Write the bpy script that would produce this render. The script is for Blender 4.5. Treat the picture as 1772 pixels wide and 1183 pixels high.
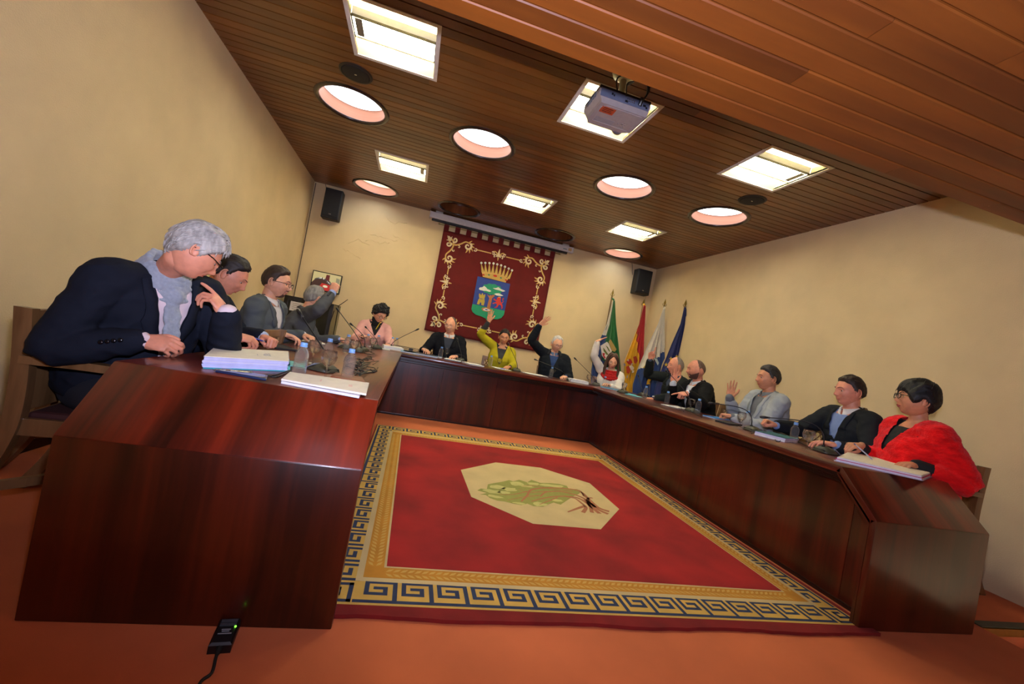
import bpy, bmesh, math, random
import numpy as np
from mathutils import Vector as V, Matrix, Quaternion, noise
from mathutils.bvhtree import BVHTree
PI=math.pi
for o in list(bpy.data.objects): bpy.data.objects.remove(o)
SC=bpy.context.scene; COL=SC.collection
random.seed(7)
# ---------------------------------------------------------------- camera
EYE=V((0,0,1.0399)); YAW,PITCH,ROLL,FPX=0.23145,0.01611,0.18861,728.35
_F=V((math.sin(YAW)*math.cos(PITCH),math.cos(YAW)*math.cos(PITCH),math.sin(PITCH)))
_R0=V((math.cos(YAW),-math.sin(YAW),0)); _U0=_R0.cross(_F)
_R=_R0*math.cos(ROLL)+_U0*math.sin(ROLL); _U=_U0*math.cos(ROLL)-_R0*math.sin(ROLL)
cd=bpy.data.cameras.new('camera'); cam=bpy.data.objects.new('camera',cd); COL.objects.link(cam)
cd.sensor_width=36; cd.lens=FPX/1772*36; cd.clip_start=.02
m=Matrix.Identity(4)
for i in range(3): m[i][0]=_R[i]; m[i][1]=_U[i]; m[i][2]=-_F[i]; m[i][3]=EYE[i]
cam.matrix_world=m; SC.camera=cam
# ---------------------------------------------------------------- world, lights, exposure
W=bpy.data.worlds.new('world'); SC.world=W; W.use_nodes=True
W.node_tree.nodes['Background'].inputs[0].default_value=(.86,.93,1,1)
W.node_tree.nodes['Background'].inputs[1].default_value=5.0
SC.view_settings.view_transform='Standard'; SC.view_settings.look='None'
SC.view_settings.gamma=1; SC.view_settings.use_curve_mapping=False
SC.view_settings.exposure=0.38
# flash on the photographer's camera, head tilted upwards
fl=bpy.data.lights.new('flash','SPOT'); fl.energy=265; fl.color=(.72,.73,1); fl.spot_size=math.radians(172); fl.spot_blend=1.0; fl.shadow_soft_size=.025
fo=bpy.data.objects.new('flash',fl); COL.objects.link(fo); fo.location=(.02,.02,1.235)
fo.rotation_euler=V((.22,.86,.52)).to_track_quat('-Z','Y').to_euler()
# ---------------------------------------------------------------- materials
def new_mat(name):
    mt=bpy.data.materials.new(name); mt.use_nodes=True; return mt,mt.node_tree,mt.node_tree.nodes['Principled BSDF']
def setp(b,**k):
    for n,v in k.items():
        n={'rough':'Roughness','metal':'Metallic','spec':'Specular IOR Level','coat':'Coat Weight','coatr':'Coat Roughness','trans':'Transmission Weight','ior':'IOR','sheen':'Sheen Weight','sss':'Subsurface Weight','alpha':'Alpha','es':'Emission Strength'}[n]
        b.inputs[n].default_value=v
def mat(name,col,rough=.6,var=.12,nscale=30,bump=0,bscale=200,bdist=.002,stretch=(1,1,1),rand=0,**k):
    mt,nt,b=new_mat(name); L=nt.links.new; N=nt.nodes.new
    setp(b,rough=rough,**k)
    tc=N('ShaderNodeTexCoord'); mp=N('ShaderNodeMapping'); mp.inputs['Scale'].default_value=stretch; L(tc.outputs['Object'],mp.inputs[0])
    b.inputs['Base Color'].default_value=(*col,1)
    if var:
        nz=N('ShaderNodeTexNoise'); nz.inputs['Scale'].default_value=nscale; nz.inputs['Detail'].default_value=4; L(mp.outputs[0],nz.inputs[0])
        cr=N('ShaderNodeValToRGB'); L(nz.outputs[0],cr.inputs[0])
        cr.color_ramp.elements[0].position=.3; cr.color_ramp.elements[1].position=.7
        cr.color_ramp.elements[0].color=(*[c*(1-var) for c in col],1); cr.color_ramp.elements[1].color=(*[min(1,c*(1+var)) for c in col],1)
        out=cr.outputs[0]
        if rand:
            oi=N('ShaderNodeObjectInfo'); mr=N('ShaderNodeMapRange'); L(oi.outputs['Random'],mr.inputs[0]); mr.inputs[3].default_value=1-rand; mr.inputs[4].default_value=1+rand
            mx=N('ShaderNodeVectorMath'); mx.operation='SCALE'; L(out,mx.inputs[0]); L(mr.outputs[0],mx.inputs['Scale']); out=mx.outputs[0]
        L(out,b.inputs['Base Color'])
    if bump:
        n2=N('ShaderNodeTexNoise'); n2.inputs['Scale'].default_value=bscale; n2.inputs['Detail'].default_value=3; L(mp.outputs[0],n2.inputs[0])
        bp=N('ShaderNodeBump'); bp.inputs['Strength'].default_value=bump; bp.inputs['Distance'].default_value=bdist; L(n2.outputs[0],bp.inputs['Height']); L(bp.outputs[0],b.inputs['Normal'])
    return mt
def wood(name,dark,light,stretch,scale=1,rough=.3,coat=.3,rand=.25,spec=.5,bands=0,fine=1):
    mt,nt,b=new_mat(name); L=nt.links.new; N=nt.nodes.new
    setp(b,rough=rough,coat=coat,coatr=.12,spec=spec)
    tc=N('ShaderNodeTexCoord'); mp=N('ShaderNodeMapping'); mp.inputs['Scale'].default_value=stretch; L(tc.outputs['Object'],mp.inputs[0])
    oi=N('ShaderNodeObjectInfo'); cm=N('ShaderNodeVectorMath'); cm.operation='ADD'; sc=N('ShaderNodeVectorMath'); sc.operation='SCALE'
    sc.inputs[0].default_value=(13,7,5); L(oi.outputs['Random'],sc.inputs['Scale']); L(mp.outputs[0],cm.inputs[0]); L(sc.outputs[0],cm.inputs[1])
    n1=N('ShaderNodeTexNoise'); n1.inputs['Scale'].default_value=scale; n1.inputs['Detail'].default_value=3; n1.inputs['Distortion'].default_value=.4; L(cm.outputs[0],n1.inputs[0])
    n2=N('ShaderNodeTexNoise'); n2.inputs['Scale'].default_value=scale*9; n2.inputs['Detail'].default_value=4; L(cm.outputs[0],n2.inputs[0])
    ad=N('ShaderNodeMath'); ad.operation='MULTIPLY_ADD'; ad.inputs[1].default_value=.35*fine; L(n2.outputs[0],ad.inputs[0]); L(n1.outputs[0],ad.inputs[2])
    cr=N('ShaderNodeValToRGB'); L(ad.outputs[0],cr.inputs[0]); e=cr.color_ramp.elements
    e[0].position=.45; e[1].position=.85; e[0].color=(*dark,1); e[1].color=(*light,1)
    mr=N('ShaderNodeMapRange'); L(oi.outputs['Random'],mr.inputs[0]); mr.inputs[3].default_value=1-rand; mr.inputs[4].default_value=1+rand
    mx=N('ShaderNodeVectorMath'); mx.operation='SCALE'; L(cr.outputs[0],mx.inputs[0]); L(mr.outputs[0],mx.inputs['Scale']); L(mx.outputs[0],b.inputs['Base Color'])
    bp=N('ShaderNodeBump'); bp.inputs['Strength'].default_value=.08; bp.inputs['Distance'].default_value=.001; L(n2.outputs[0],bp.inputs['Height']); L(bp.outputs[0],b.inputs['Normal'])
    return mt
def emis(name,col,s):
    mt,nt,b=new_mat(name); b.inputs['Base Color'].default_value=(*col,1); b.inputs['Emission Color'].default_value=(*col,1); b.inputs['Emission Strength'].default_value=s; return mt
_ML={}
def MC(r,g,b_,rough=.6,name=None,**k):   # plain coloured material from sRGB 0-255, cached
    key=(r,g,b_,rough,tuple(sorted(k.items())))
    if key not in _ML:
        f=lambda c:((c/255+.055)/1.055)**2.4 if c>10 else c/255/12.92
        _ML[key]=mat(name or 'colour_%d_%d_%d'%(r,g,b_),(f(r),f(g),f(b_)),rough,**({'var':.06}|k))
    return _ML[key]
def glass(name,col=(1,1,1),rough=0,ior=1.45):
    mt,nt,b=new_mat(name); b.inputs['Base Color'].default_value=(*col,1); setp(b,rough=rough,trans=1,ior=ior); return mt
# ---------------------------------------------------------------- geometry helpers
def link(o): COL.objects.link(o); return o
def tag(o,label=None,cat=None,group=None,kind=None):
    if label:o['label']=label
    if cat:o['category']=cat
    if group:o['group']=group
    if kind:o['kind']=kind
    return o
def empty(name,loc,label=None,cat=None,group=None,rz=0):
    o=link(bpy.data.objects.new(name,None)); o.location=loc; o.rotation_euler=(0,0,rz); o.empty_display_size=.05
    return tag(o,label,cat,group)
def meshobj(name,verts,faces,mats,parent=None,fm=None,smooth=False,local=False):
    """verts in world space unless local; parented verts are shifted into the parent's frame"""
    me=bpy.data.meshes.new(name); vs=[V(v) for v in verts]
    if parent is not None and not local:
        mw=parent_matrix(parent).inverted(); vs=[mw@v for v in vs]
    me.from_pydata([tuple(v) for v in vs],[],[tuple(f) for f in faces])
    for mt in (mats if isinstance(mats,(list,tuple)) else [mats]): me.materials.append(mt)
    if fm is not None: me.polygons.foreach_set('material_index',list(fm))
    if smooth: me.polygons.foreach_set('use_smooth',[True]*len(me.polygons))
    me.update(); me.validate()
    o=link(bpy.data.objects.new(name,me)); o.parent=parent
    return o
def parent_matrix(o):
    mm=Matrix.LocRotScale(o.location,o.rotation_euler.to_quaternion(),o.scale)
    return parent_matrix(o.parent)@mm if o.parent else mm
def copy_tree(o,parent=None):
    c=o.copy(); COL.objects.link(c); c.parent=parent
    for ch in list(o.children): copy_tree(ch,c)
    return c
class MB:
    def __init__(s): s.v=[];s.f=[];s.m=[]
    def add(s,v,f,mi=0):
        n=len(s.v); s.v+=[V(p) for p in v]; s.f+=[tuple(i+n for i in q) for q in f]; s.m+=[mi]*len(f); return s
    def box(s,a,b,mi=0,bev=0):
        x0,x1=sorted((a[0],b[0]));y0,y1=sorted((a[1],b[1]));z0,z1=sorted((a[2],b[2]))
        if bev:
            bm=bmesh.new(); bmesh.ops.create_cube(bm,size=1)
            for v in bm.verts: v.co=V(((x0+x1)/2+v.co.x*(x1-x0),(y0+y1)/2+v.co.y*(y1-y0),(z0+z1)/2+v.co.z*(z1-z0)))
            bmesh.ops.bevel(bm,geom=bm.edges[:],offset=bev,segments=2,affect='EDGES',profile=.5)
            bm.verts.index_update(); s.add([v.co.copy() for v in bm.verts],[[v.index for v in f.verts] for f in bm.faces],mi); bm.free(); return s
        return s.add([(x0,y0,z0),(x1,y0,z0),(x1,y1,z0),(x0,y1,z0),(x0,y0,z1),(x1,y0,z1),(x1,y1,z1),(x0,y1,z1)],
            [(0,3,2,1),(4,5,6,7),(0,1,5,4),(1,2,6,5),(2,3,7,6),(3,0,4,7)],mi)
    def prism(s,poly,d,mi=0):
        """closed 3D polygon extruded by vector d"""
        n=len(poly); d=V(d); p=[V(q) for q in poly]
        return s.add(p+[q+d for q in p],[tuple(range(n))[::-1],tuple(range(n,2*n))]+[(i,(i+1)%n,(i+1)%n+n,i+n) for i in range(n)],mi)
    def rings(s,R,cap=True,mi=0,closed=True):
        n=len(R[0]); v=[p for r in R for p in r]; f=[]
        for i in range(len(R)-1):
            for j in range(n if closed else n-1):
                k=(j+1)%n; f.append((i*n+j,i*n+k,(i+1)*n+k,(i+1)*n+j))
        if cap: f.append(tuple(range(n))[::-1]); f.append(tuple((len(R)-1)*n+j for j in range(n)))
        return s.add(v,f,mi)
    def tube(s,pts,rad,n=8,mi=0,cap=True,flat=1,up=None,dome=False):
        pts=[V(p) for p in pts]; r=rad if isinstance(rad,(list,tuple)) else [rad]*len(pts)
        if dome:
            d0=(pts[0]-pts[1]).normalized(); d1=(pts[-1]-pts[-2]).normalized()
            pts=[pts[0]+d0*r[0]*.95,pts[0]+d0*r[0]*.6]+pts+[pts[-1]+d1*r[-1]*.6,pts[-1]+d1*r[-1]*.95]
            r=[r[0]*.3,r[0]*.8]+list(r)+[r[-1]*.8,r[-1]*.3]
        R=[]; prev=None
        for i,p in enumerate(pts):
            t=(pts[min(i+1,len(pts)-1)]-pts[max(i-1,0)])
            if t.length<1e-9: t=V((0,0,1))
            t.normalize()
            if prev is None:
                a=V(up) if up is not None else (V((0,0,1)) if abs(t.z)<.9 else V((1,0,0)))
                x=t.cross(a).normalized()
            else:
                x=(prev-t*prev.dot(t)); x=x.normalized() if x.length>1e-6 else t.orthogonal().normalized()
            prev=x; y=t.cross(x)
            R.append([p+x*math.cos(2*PI*j/n)*r[i]+y*math.sin(2*PI*j/n)*r[i]*flat for j in range(n)])
        return s.rings(R,cap,mi)
    def lathe(s,c,prof,n=16,mi=0,cap=True,ax=None):
        c=V(c); q=V((0,0,1)).rotation_difference(V(ax).normalized()) if ax is not None else Quaternion()
        return s.rings([[c+q@V((r*math.cos(2*PI*j/n),r*math.sin(2*PI*j/n),z)) for j in range(n)] for r,z in prof],cap,mi)
    def ell(s,c,rx,ry,rz,rot=None,n=12,m_=8,mi=0):
        c=V(c); rot=rot or Matrix.Identity(3); R=[]
        for i in range(1,m_):
            a=PI*i/m_; R.append([c+rot@V((rx*math.sin(a)*math.cos(2*PI*j/n),ry*math.sin(a)*math.sin(2*PI*j/n),-rz*math.cos(a))) for j in range(n)])
        return s.rings(R,True,mi)
    def quad(s,a,b,c,d,mi=0): return s.add([a,b,c,d],[(0,1,2,3)],mi)
    def build(s,name,mats,parent=None,smooth=False,local=False): 
        return meshobj(name,s.v,s.f,mats,parent,s.m,smooth,local)
def bez(p0,p1,p2,p3,n=10):
    p0,p1,p2,p3=map(V,(p0,p1,p2,p3)); return [p0*(1-t)**3+p1*3*t*(1-t)**2+p2*3*t*t*(1-t)+p3*t**3 for t in [i/n for i in range(n+1)]]
def spline(P,n=6):
    P=[V(p) for p in P]; Q=[P[0]]+P+[P[-1]]; out=[]
    for i in range(1,len(Q)-2):
        a,b,c,d=Q[i-1:i+3]
        for k in range(n):
            t=k/n; out.append(.5*((2*b)+(c-a)*t+(2*a-5*b+4*c-d)*t*t+(3*b-a-3*c+d)*t**3))
    return out+[P[-1]]
def autosmooth(o,ang=40):
    me=o.data; me.polygons.foreach_set('use_smooth',[True]*len(me.polygons))
    try: me.set_sharp_from_angle(angle=math.radians(ang))
    except Exception: pass
    return o
# ---------------------------------------------------------------- the room
XL,XR,YB,HC=-1.8986,4.1862,7.168,3.0286
YF=-4.2                      # wall behind the photographer
ZS,YS=2.15,1.515             # lowered soffit over the photographer: height, edge
M_wall=mat('yellow_plaster',(.71,.545,.30),.85,var=.05,nscale=3,bump=.5,bscale=140,bdist=.004)
M_ceil=wood('ceiling_board_wood',(.11,.037,.005),(.23,.080,.010),(.6,3,3),1.0,fine=.45,rough=.36,coat=.2,rand=.20)
M_soff=wood('soffit_board_wood',(.12,.030,.003),(.22,.060,.005),(.6,5,5),1.0,rough=.5,coat=.03,fine=.5,rand=.2)
M_carp=mat('orange_carpet',(.66,.165,.055),.95,var=.12,nscale=2.2,bump=.6,bscale=700,bdist=.002)
M_white=MC(226,224,218,.45); M_black=MC(18,18,19,.5); M_dark=MC(40,30,24,.4)
XS,YST=3.353,1.672           # stair notch in the platform: x from XS, y below YST
def floor():
    m=MB(); T=-.25
    # carpeted platform with a notch for the steps down
    m.box((XL,YF,T),(XS,YB,0)); m.box((XS,YST,T),(XR,YB,0))
    tag(m.build('floor',M_carp),kind='structure')
    s=MB().box((XS,YF,-.60),(XR,YST,-.55)); f=s.build('floor_lower',M_carp); tag(f,kind='structure')
    st=empty('carpeted_steps',(XS+.4,YST-.3,-.55),'two carpeted steps going down beside the right desk end, dark nosing strip on top','steps')
    for i in range(2):
        z=-.18*(i+1); y=YST-.30*(i+1)
        MB().box((XS+.002,y,-.548),(XR-.002,y+.30-.001,z)).build('step',M_carp,st)
        MB().box((XS+.004,y-.004,z+.001),(XR-.004,y+.035,z+.006)).build('nosing',MC(52,52,34,.5),st)
    MB().box((XS+.002,YST-.02,.0),(XR-.004,YST+.035,.006),bev=.002).build('nosing',MC(52,52,34,.5),st)
    MB().box((XS+.002,YST-.024,-.045),(XR-.004,YST-.001,-.002)).build('edge_strip',MC(150,96,22,.35,metal=.6),st)
floor()
def walls():
    for n,a,b in (('wall_left',(XL-.12,YF,-.6),(XL,YB+.12,HC+.5)),('wall_right',(XR,YF,-.6),(XR+.12,YB+.12,HC+.5)),
                  ('wall_back',(XL,YB,-.3),(XR,YB+.12,HC+.5)),('wall_front',(XL,YF-.12,-.6),(XR,YF,HC+.5))):
        tag(MB().box(a,b).build(n,M_wall),kind='structure')
    b=MB().box((XL,YF,.062),(XL+.018,YB,.106)); tag(b.build('baseboard_left',M_white),kind='structure')
    b=MB().box((XL,YF,0),(XL+.022,YB,.062),bev=.004); tag(b.build('baseboard_left_plinth',MC(28,14,10,.3)),kind='structure')
    b=MB().box((XL,YB-.02,0),(XR,YB,.08)); tag(b.build('baseboard_back',MC(28,14,10,.3)),kind='structure')
    b=MB().tube([(XL+.02,YB-.012,HC-.02),(XL+.03,YB-.012,1.1)],.006,6); tag(b.build('trim_1',MC(60,44,30)),kind='structure')
    # conduit in the right corner
    b=MB().box((XR-.12,YB-.012,2.0),(XR-.10,YB,HC)); tag(b.build('trim_2',M_wall),kind='structure')
walls()
# blistered plaster over the wall speaker side: raised ridges
def crack():
    m=MB(); rnd=random.Random(3)
    for (x,z,l) in ((-.95,2.42,.5),(-1.25,2.2,.35),(-1.0,2.3,.4),(-.75,2.75,.4),(-.6,2.5,.35),(-1.3,2.1,.3)):
        p=[V((x,YB-.001,z))]
        for i in range(9): p.append(p[-1]+V((l/9*rnd.uniform(.5,1.2),0,rnd.uniform(-.03,.035))))
        m.tube(p,[.002+.005*rnd.random() for _ in p],5,flat=.8)
    o=m.build('trim_plaster_blister',M_wall,smooth=True); o['kind']='structure'
crack()
LX=[(-.823,-.19),(.842,1.478),(2.464,3.108)]; LY=[(2.838,3.473),(5.222,5.85)]
LIGHTS=[(a,b) for a in LX for b in LY]
SKY=[(-.948,4.30,.31,1),(.322,4.30,.31,1),(1.945,4.32,.31,1),(3.20,4.33,.31,1),(-.935,6.70,.31,1),(.335,6.66,.31,0),(1.95,6.68,.31,0),(3.245,6.75,.31,1)]
def ceiling():
    root=empty('ceiling',(0,0,HC)); root['kind']='structure'
    pitch=.0895; y=YS-.02
    rects=[(a[0]+.012,a[1]-.012,b[0]+.012,b[1]-.012) for a,b in LIGHTS]; circ=[(x,yy,r) for x,yy,r,_ in SKY]
    rnd=random.Random(11)
    while y<YB:
        y1=min(y+pitch,YB); rows=[y,y+.0006,y+.0094,y+.010]+[y+.010+(y1-y-.010)*k/6 for k in range(1,7)]
        items=[]
        for (x0,x1,a,b) in rects:
            if b>y and a<y1: items.append((x0,'r',(x0,x1,a,b)))
        for (cx,cy,r) in circ:
            if cy+r>y and cy-r<y1: items.append((cx-r,'c',(cx,cy,r)))
        items.sort()
        def iv(it,yy):
            if it[1]=='r':
                x0,x1,a,b=it[2]
                return (x0,x1) if a<=yy<=b else ((x0+x1)/2,)*2
            cx,cy,r=it[2]; d=r*r-(yy-cy)**2; h=math.sqrt(d) if d>0 else 0; return cx-h,cx+h
        # a rectangle edge inside this board: add rows exactly on the edge
        for it in items:
            if it[1]=='r':
                for e in it[2][2:]:
                    if y+.011<e<y1: rows+= [e-1e-5,e+1e-5]
        rows=sorted(rows)
        # segments between obstacles
        nb=len(items)+1
        for k in range(nb):
            L=[iv(items[k-1],yy)[1] if k>0 else XL for yy in rows]
            Rr=[iv(items[k],yy)[0] if k<nb-1 else XR for yy in rows]
            xm0,xm1=sum(L)/len(L),sum(Rr)/len(Rr)
            cuts=[]
            if xm1-xm0>2.2: cuts=[xm0+(xm1-xm0)*rnd.uniform(.25,.75)]
            def piece(A,B):
                v=[];f=[]
                for i,yy in enumerate(rows):
                    z=HC+.014 if y+.0005<yy<y+.0099 else HC
                    v+=[(A[i],yy,z),(B[i],yy,z)]
                for i in range(len(rows)-1):
                    if abs(B[i]-A[i])+abs(B[i+1]-A[i+1])<1e-6: continue
                    f.append((2*i,2*i+2,2*i+3,2*i+1))
                if f: meshobj('plank',v,f,M_ceil,root)
            c0=L
            for c in cuts: piece(c0,[c]*len(rows)); c0=[c]*len(rows)
            piece(c0,Rr)
        y=y1
    # closed roof void above the boards (keeps daylight out except through the shafts)
    return root
ceiling()
def soffit():
    root=empty('ceiling_soffit',(0,YS,ZS)); root['kind']='structure'
    rnd=random.Random(5); pitch=.083; y=YS
    i=0
    while y>.05:
        y0=y-pitch; xs=[XL]+sorted(rnd.uniform(XL+.6,XR-.3) for _ in range(2 if i else 2))+[XR]
        for a,b in zip(xs,xs[1:]):
            g=.009 if i else 0
            # bevelled tongue and groove board: face low, groove recessed
            v=[];
            prof=[(y,ZS+.010),(y-g*.5,ZS+.010),(y-g,ZS),(y0+.004,ZS),(y0,ZS+.004),(y0,ZS+.012)]
            if i==0: prof=[(y,ZS+.03),(y,ZS+.006),(y-.006,ZS)]+prof[3:]
            for (yy,zz) in prof: v+=[(a+.0006,yy,zz),(b-.0006,yy,zz)]
            meshobj('plank',v,[(2*k,2*k+1,2*k+3,2*k+2) for k in range(len(prof)-1)],M_soff,root)
        y=y0; i+=1
    m=MB()
    while y>YF:
        m.box((XL,max(YF,y-pitch+.008),ZS),(XR,y,ZS+.012)); y-=pitch
    o=m.build('planks_behind_camera',M_soff,root); o['kind']='stuff'
    # fascia (faces the room) in narrow boards
    z=ZS+.03
    while z<HC:
        z1=min(z+.09,HC+.01); MB().box((XL,YS-.02,z+.004),(XR,YS,z1)).build('fascia_board',M_ceil,root); z=z1
    MB().box((XL,YF,ZS+.02),(XR,YS-.021,ZS+.05)).build('backing',M_dark,root)
soffit()
M_frame=MC(214,208,196,.4); M_refl=mat('white_reflector',(.42,.40,.30),.45,var=0); M_tube=emis('fluorescent_diffuser',(1,.88,.56),110.0)
M_lamp2=emis('fluorescent_glow',(1,.90,.60),30.0)
def ceiling_light(i,a,b):
    x0,x1=a;y0,y1=b; cx,cy=(x0+x1)/2,(y0+y1)/2
    rows={0:'near row',1:'far row'}[i%2]; cols=['left','middle','right'][i//2]
    lab={0:'large square fluorescent light at top left, cut by the frame',1:'far-row recessed fluorescent light nearest the left wall speaker',
         2:'recessed fluorescent light directly above the projector',3:'far-row recessed fluorescent light above the roller screen',
         4:'recessed fluorescent light right of the projector by the dark ceiling speaker',5:'far-row recessed fluorescent light nearest the flags'}[i]
    r=empty('ceiling_light',(cx,cy,HC),lab,'ceiling light','square recessed fluorescent ceiling lights')
    w=.03; z=HC-.006
    m=MB(); 
    for (p,q) in (((x0,y0),(x1,y0+w)),((x0,y1-w),(x1,y1)),((x0,y0+w),(x0+w,y1-w)),((x1-w,y0+w),(x1,y1-w))): m.box((*p,z),(*q,HC+.012))
    m.build('frame',M_frame,r)
    # housing: box open below, with sloped white sides
    X0,X1,Y0,Y1=x0+w,x1-w,y0+w,y1-w; t=HC+.10
    h=MB(); c=.13
    h.quad((X0,Y0,z+.004),(X0,Y0+c,t),(X1,Y0+c,t),(X1,Y0,z+.004)); h.quad((X0,Y1,z+.004),(X1,Y1,z+.004),(X1,Y1-c,t),(X0,Y1-c,t))
    h.quad((X0,Y0+c,t),(X0,Y1-c,t),(X1,Y1-c,t),(X1,Y0+c,t))
    h.add([(X0,Y0,z+.004),(X0,Y1,z+.004),(X0,Y1-c,t),(X0,Y0+c,t)],[(0,1,2,3)]); h.add([(X1,Y0,z+.004),(X1,Y1,z+.004),(X1,Y1-c,t),(X1,Y0+c,t)],[(3,2,1,0)])
    h.build('reflector',M_refl,r)
    # two tubes and the hanging perforated basket between them
    for k,yy in enumerate((cy-.06,cy+.06)):
        MB().tube([(X0+.02,yy,HC+.07),(X1-.02,yy,HC+.07)],.013,8).build('fluorescent_tube',M_tube,r)
    b_=MB(); b_.box((X0+.004,cy-.10,HC+.012),(X1-.004,cy+.10,HC+.016)); bb=b_.build('diffuser',M_lamp2,r)
    MB().quad((X0+.002,cy-.104,HC+.008),(X1-.002,cy-.104,HC+.008),(X1-.002,cy-.118,HC+.065),(X0+.002,cy-.118,HC+.065)).build('side_louver',MC(190,188,178,.4),r)
    m=MB(); e=.004
    m.box((X0,cy-.108,HC+.004),(X1,cy-.100,HC+.02)); m.box((X0,cy+.100,HC+.004),(X1,cy+.108,HC+.02)); m.box((X0,cy-.1,HC+.006),(X0+.006,cy+.1,HC+.02)); m.box((X1-.006,cy-.1,HC+.006),(X1,cy+.1,HC+.02))
    m.build('basket_rim',MC(60,50,26,.5),r)
    ex=X0+.02 if i in(0,) else X1-.07
    MB().box((ex,cy-.09,HC+.009),(ex+.05,cy+.09,HC+.0115)).build('lamp_end_cap',MC(170,166,150,.3,metal=.7),r)
for i,(a,b) in enumerate(LIGHTS): ceiling_light(i,a,b)
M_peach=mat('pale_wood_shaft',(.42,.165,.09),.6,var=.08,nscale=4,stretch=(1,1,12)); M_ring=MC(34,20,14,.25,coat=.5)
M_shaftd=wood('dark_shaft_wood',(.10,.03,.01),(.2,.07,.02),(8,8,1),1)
M_cap=mat('dull_skylight_cap',(.5,.45,.4),.5,var=.1)
slab=['','near row, nearest the left wall','near row, second from the left wall','near row, just below the projector','beside the right ceiling speaker','above the far left wall speaker','unlit, above the left end of the roller screen','unlit, above the right end of the roller screen','far right, above the green flag']
def skylight(i,x,y,r,lit):
    o=empty('skylight',(x,y,HC),('round %s skylight in dark ring, '%('bright' if lit else 'dark'))+slab[i+1],'skylight','round ceiling skylights')
    ring=MB(); n=40; prof=[(r-.012,.012),(r-.012,-.008),(r+.004,-.014),(r+.022,-.010),(r+.034,-.002),(r+.036,.006)]
    ring.rings([[V((x+p*math.cos(2*PI*j/n),y+p*math.sin(2*PI*j/n),HC+z)) for j in range(n)] for p,z in prof],cap=False)
    ring.build('ring',M_ring,o,smooth=True)
    h=.13 if lit else .16; s=MB()
    s.rings([[V((x+rr*math.cos(2*PI*j/n),y+rr*math.sin(2*PI*j/n),HC+z)) for j in range(n)] for rr,z in ((r-.008,-.004),(r-.008,h))],cap=False)
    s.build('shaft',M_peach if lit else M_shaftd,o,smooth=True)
    if not lit:
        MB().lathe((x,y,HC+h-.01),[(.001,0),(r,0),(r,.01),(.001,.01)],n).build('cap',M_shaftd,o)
        MB().lathe((x+.02,y-.06,HC+h-.03),[(.16,.01),(.15,-.01),(.02,-.02)],24).build('lamp_glass',M_cap,o,smooth=True)
    else:
        # daylight opening: portal to guide the sky light
        l=bpy.data.lights.new('skylight_portal','AREA'); l.shape='DISK'; l.size=2*r; l.energy=1; l.cycles.is_portal=True
        po=link(bpy.data.objects.new('skylight_portal',l)); po.location=(0,0,h+.01); po.parent=o
for i,s in enumerate(SKY): skylight(i,*s)
for k,(x,y) in enumerate(((-.845,3.73),(3.115,3.73))):
    o=empty('ceiling_speaker',(x,y,HC),('flat round black speaker in the ceiling beside the '+['large cut-off light at top left','square light at the right'][k]),'ceiling speaker','round ceiling speakers')
    MB().lathe((x,y,HC-.012),[(.02,-.001),(.10,.0),(.118,.004)],32).build('grille',MC(20,18,15,.7),o,smooth=True)
    MB().lathe((x,y,HC-.010),[(.116,.0),(.13,.002),(.135,.009)],32,cap=False).build('rim',MC(32,24,14,.5),o,smooth=True)
    MB().box((x-.008,y-.004,HC-.016),(x+.008,y+.004,HC-.0125)).build('badge',MC(200,190,150,.3),o)
# ---------------------------------------------------------------- the U of desks
ZT=.75; ZC=.543
LXO,LXI=-.9454,-.0767; RXI,RXO=2.3573,3.1596; YBI=5.0376; YBO=5.84
YFL,YTL,YFR,YTR=1.4866,1.6879,1.5837,1.7947
def dwood(name,stretch,s=1.0,light=(.13,.013,.004),dark=(.022,.003,.0015)): return wood(name,dark,light,stretch,s,rough=.3,coat=.3,rand=.1,fine=.7)
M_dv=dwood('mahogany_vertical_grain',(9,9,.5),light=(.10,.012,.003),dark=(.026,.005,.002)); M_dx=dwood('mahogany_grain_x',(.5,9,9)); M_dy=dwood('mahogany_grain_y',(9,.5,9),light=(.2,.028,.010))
M_dl=dwood('mahogany_slope_reflection_tint',(7,.4,.4),.9,light=(.24,.020,.005),dark=(.03,.005,.002)); M_dn=MC(24,8,6,.3,coat=.4)  # slope wood colour brightened to stand in for ceiling and wall reflections
def desk(name,label):
    return empty(name,(0,0,0),label,'desk','u-shaped council desk')
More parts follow.
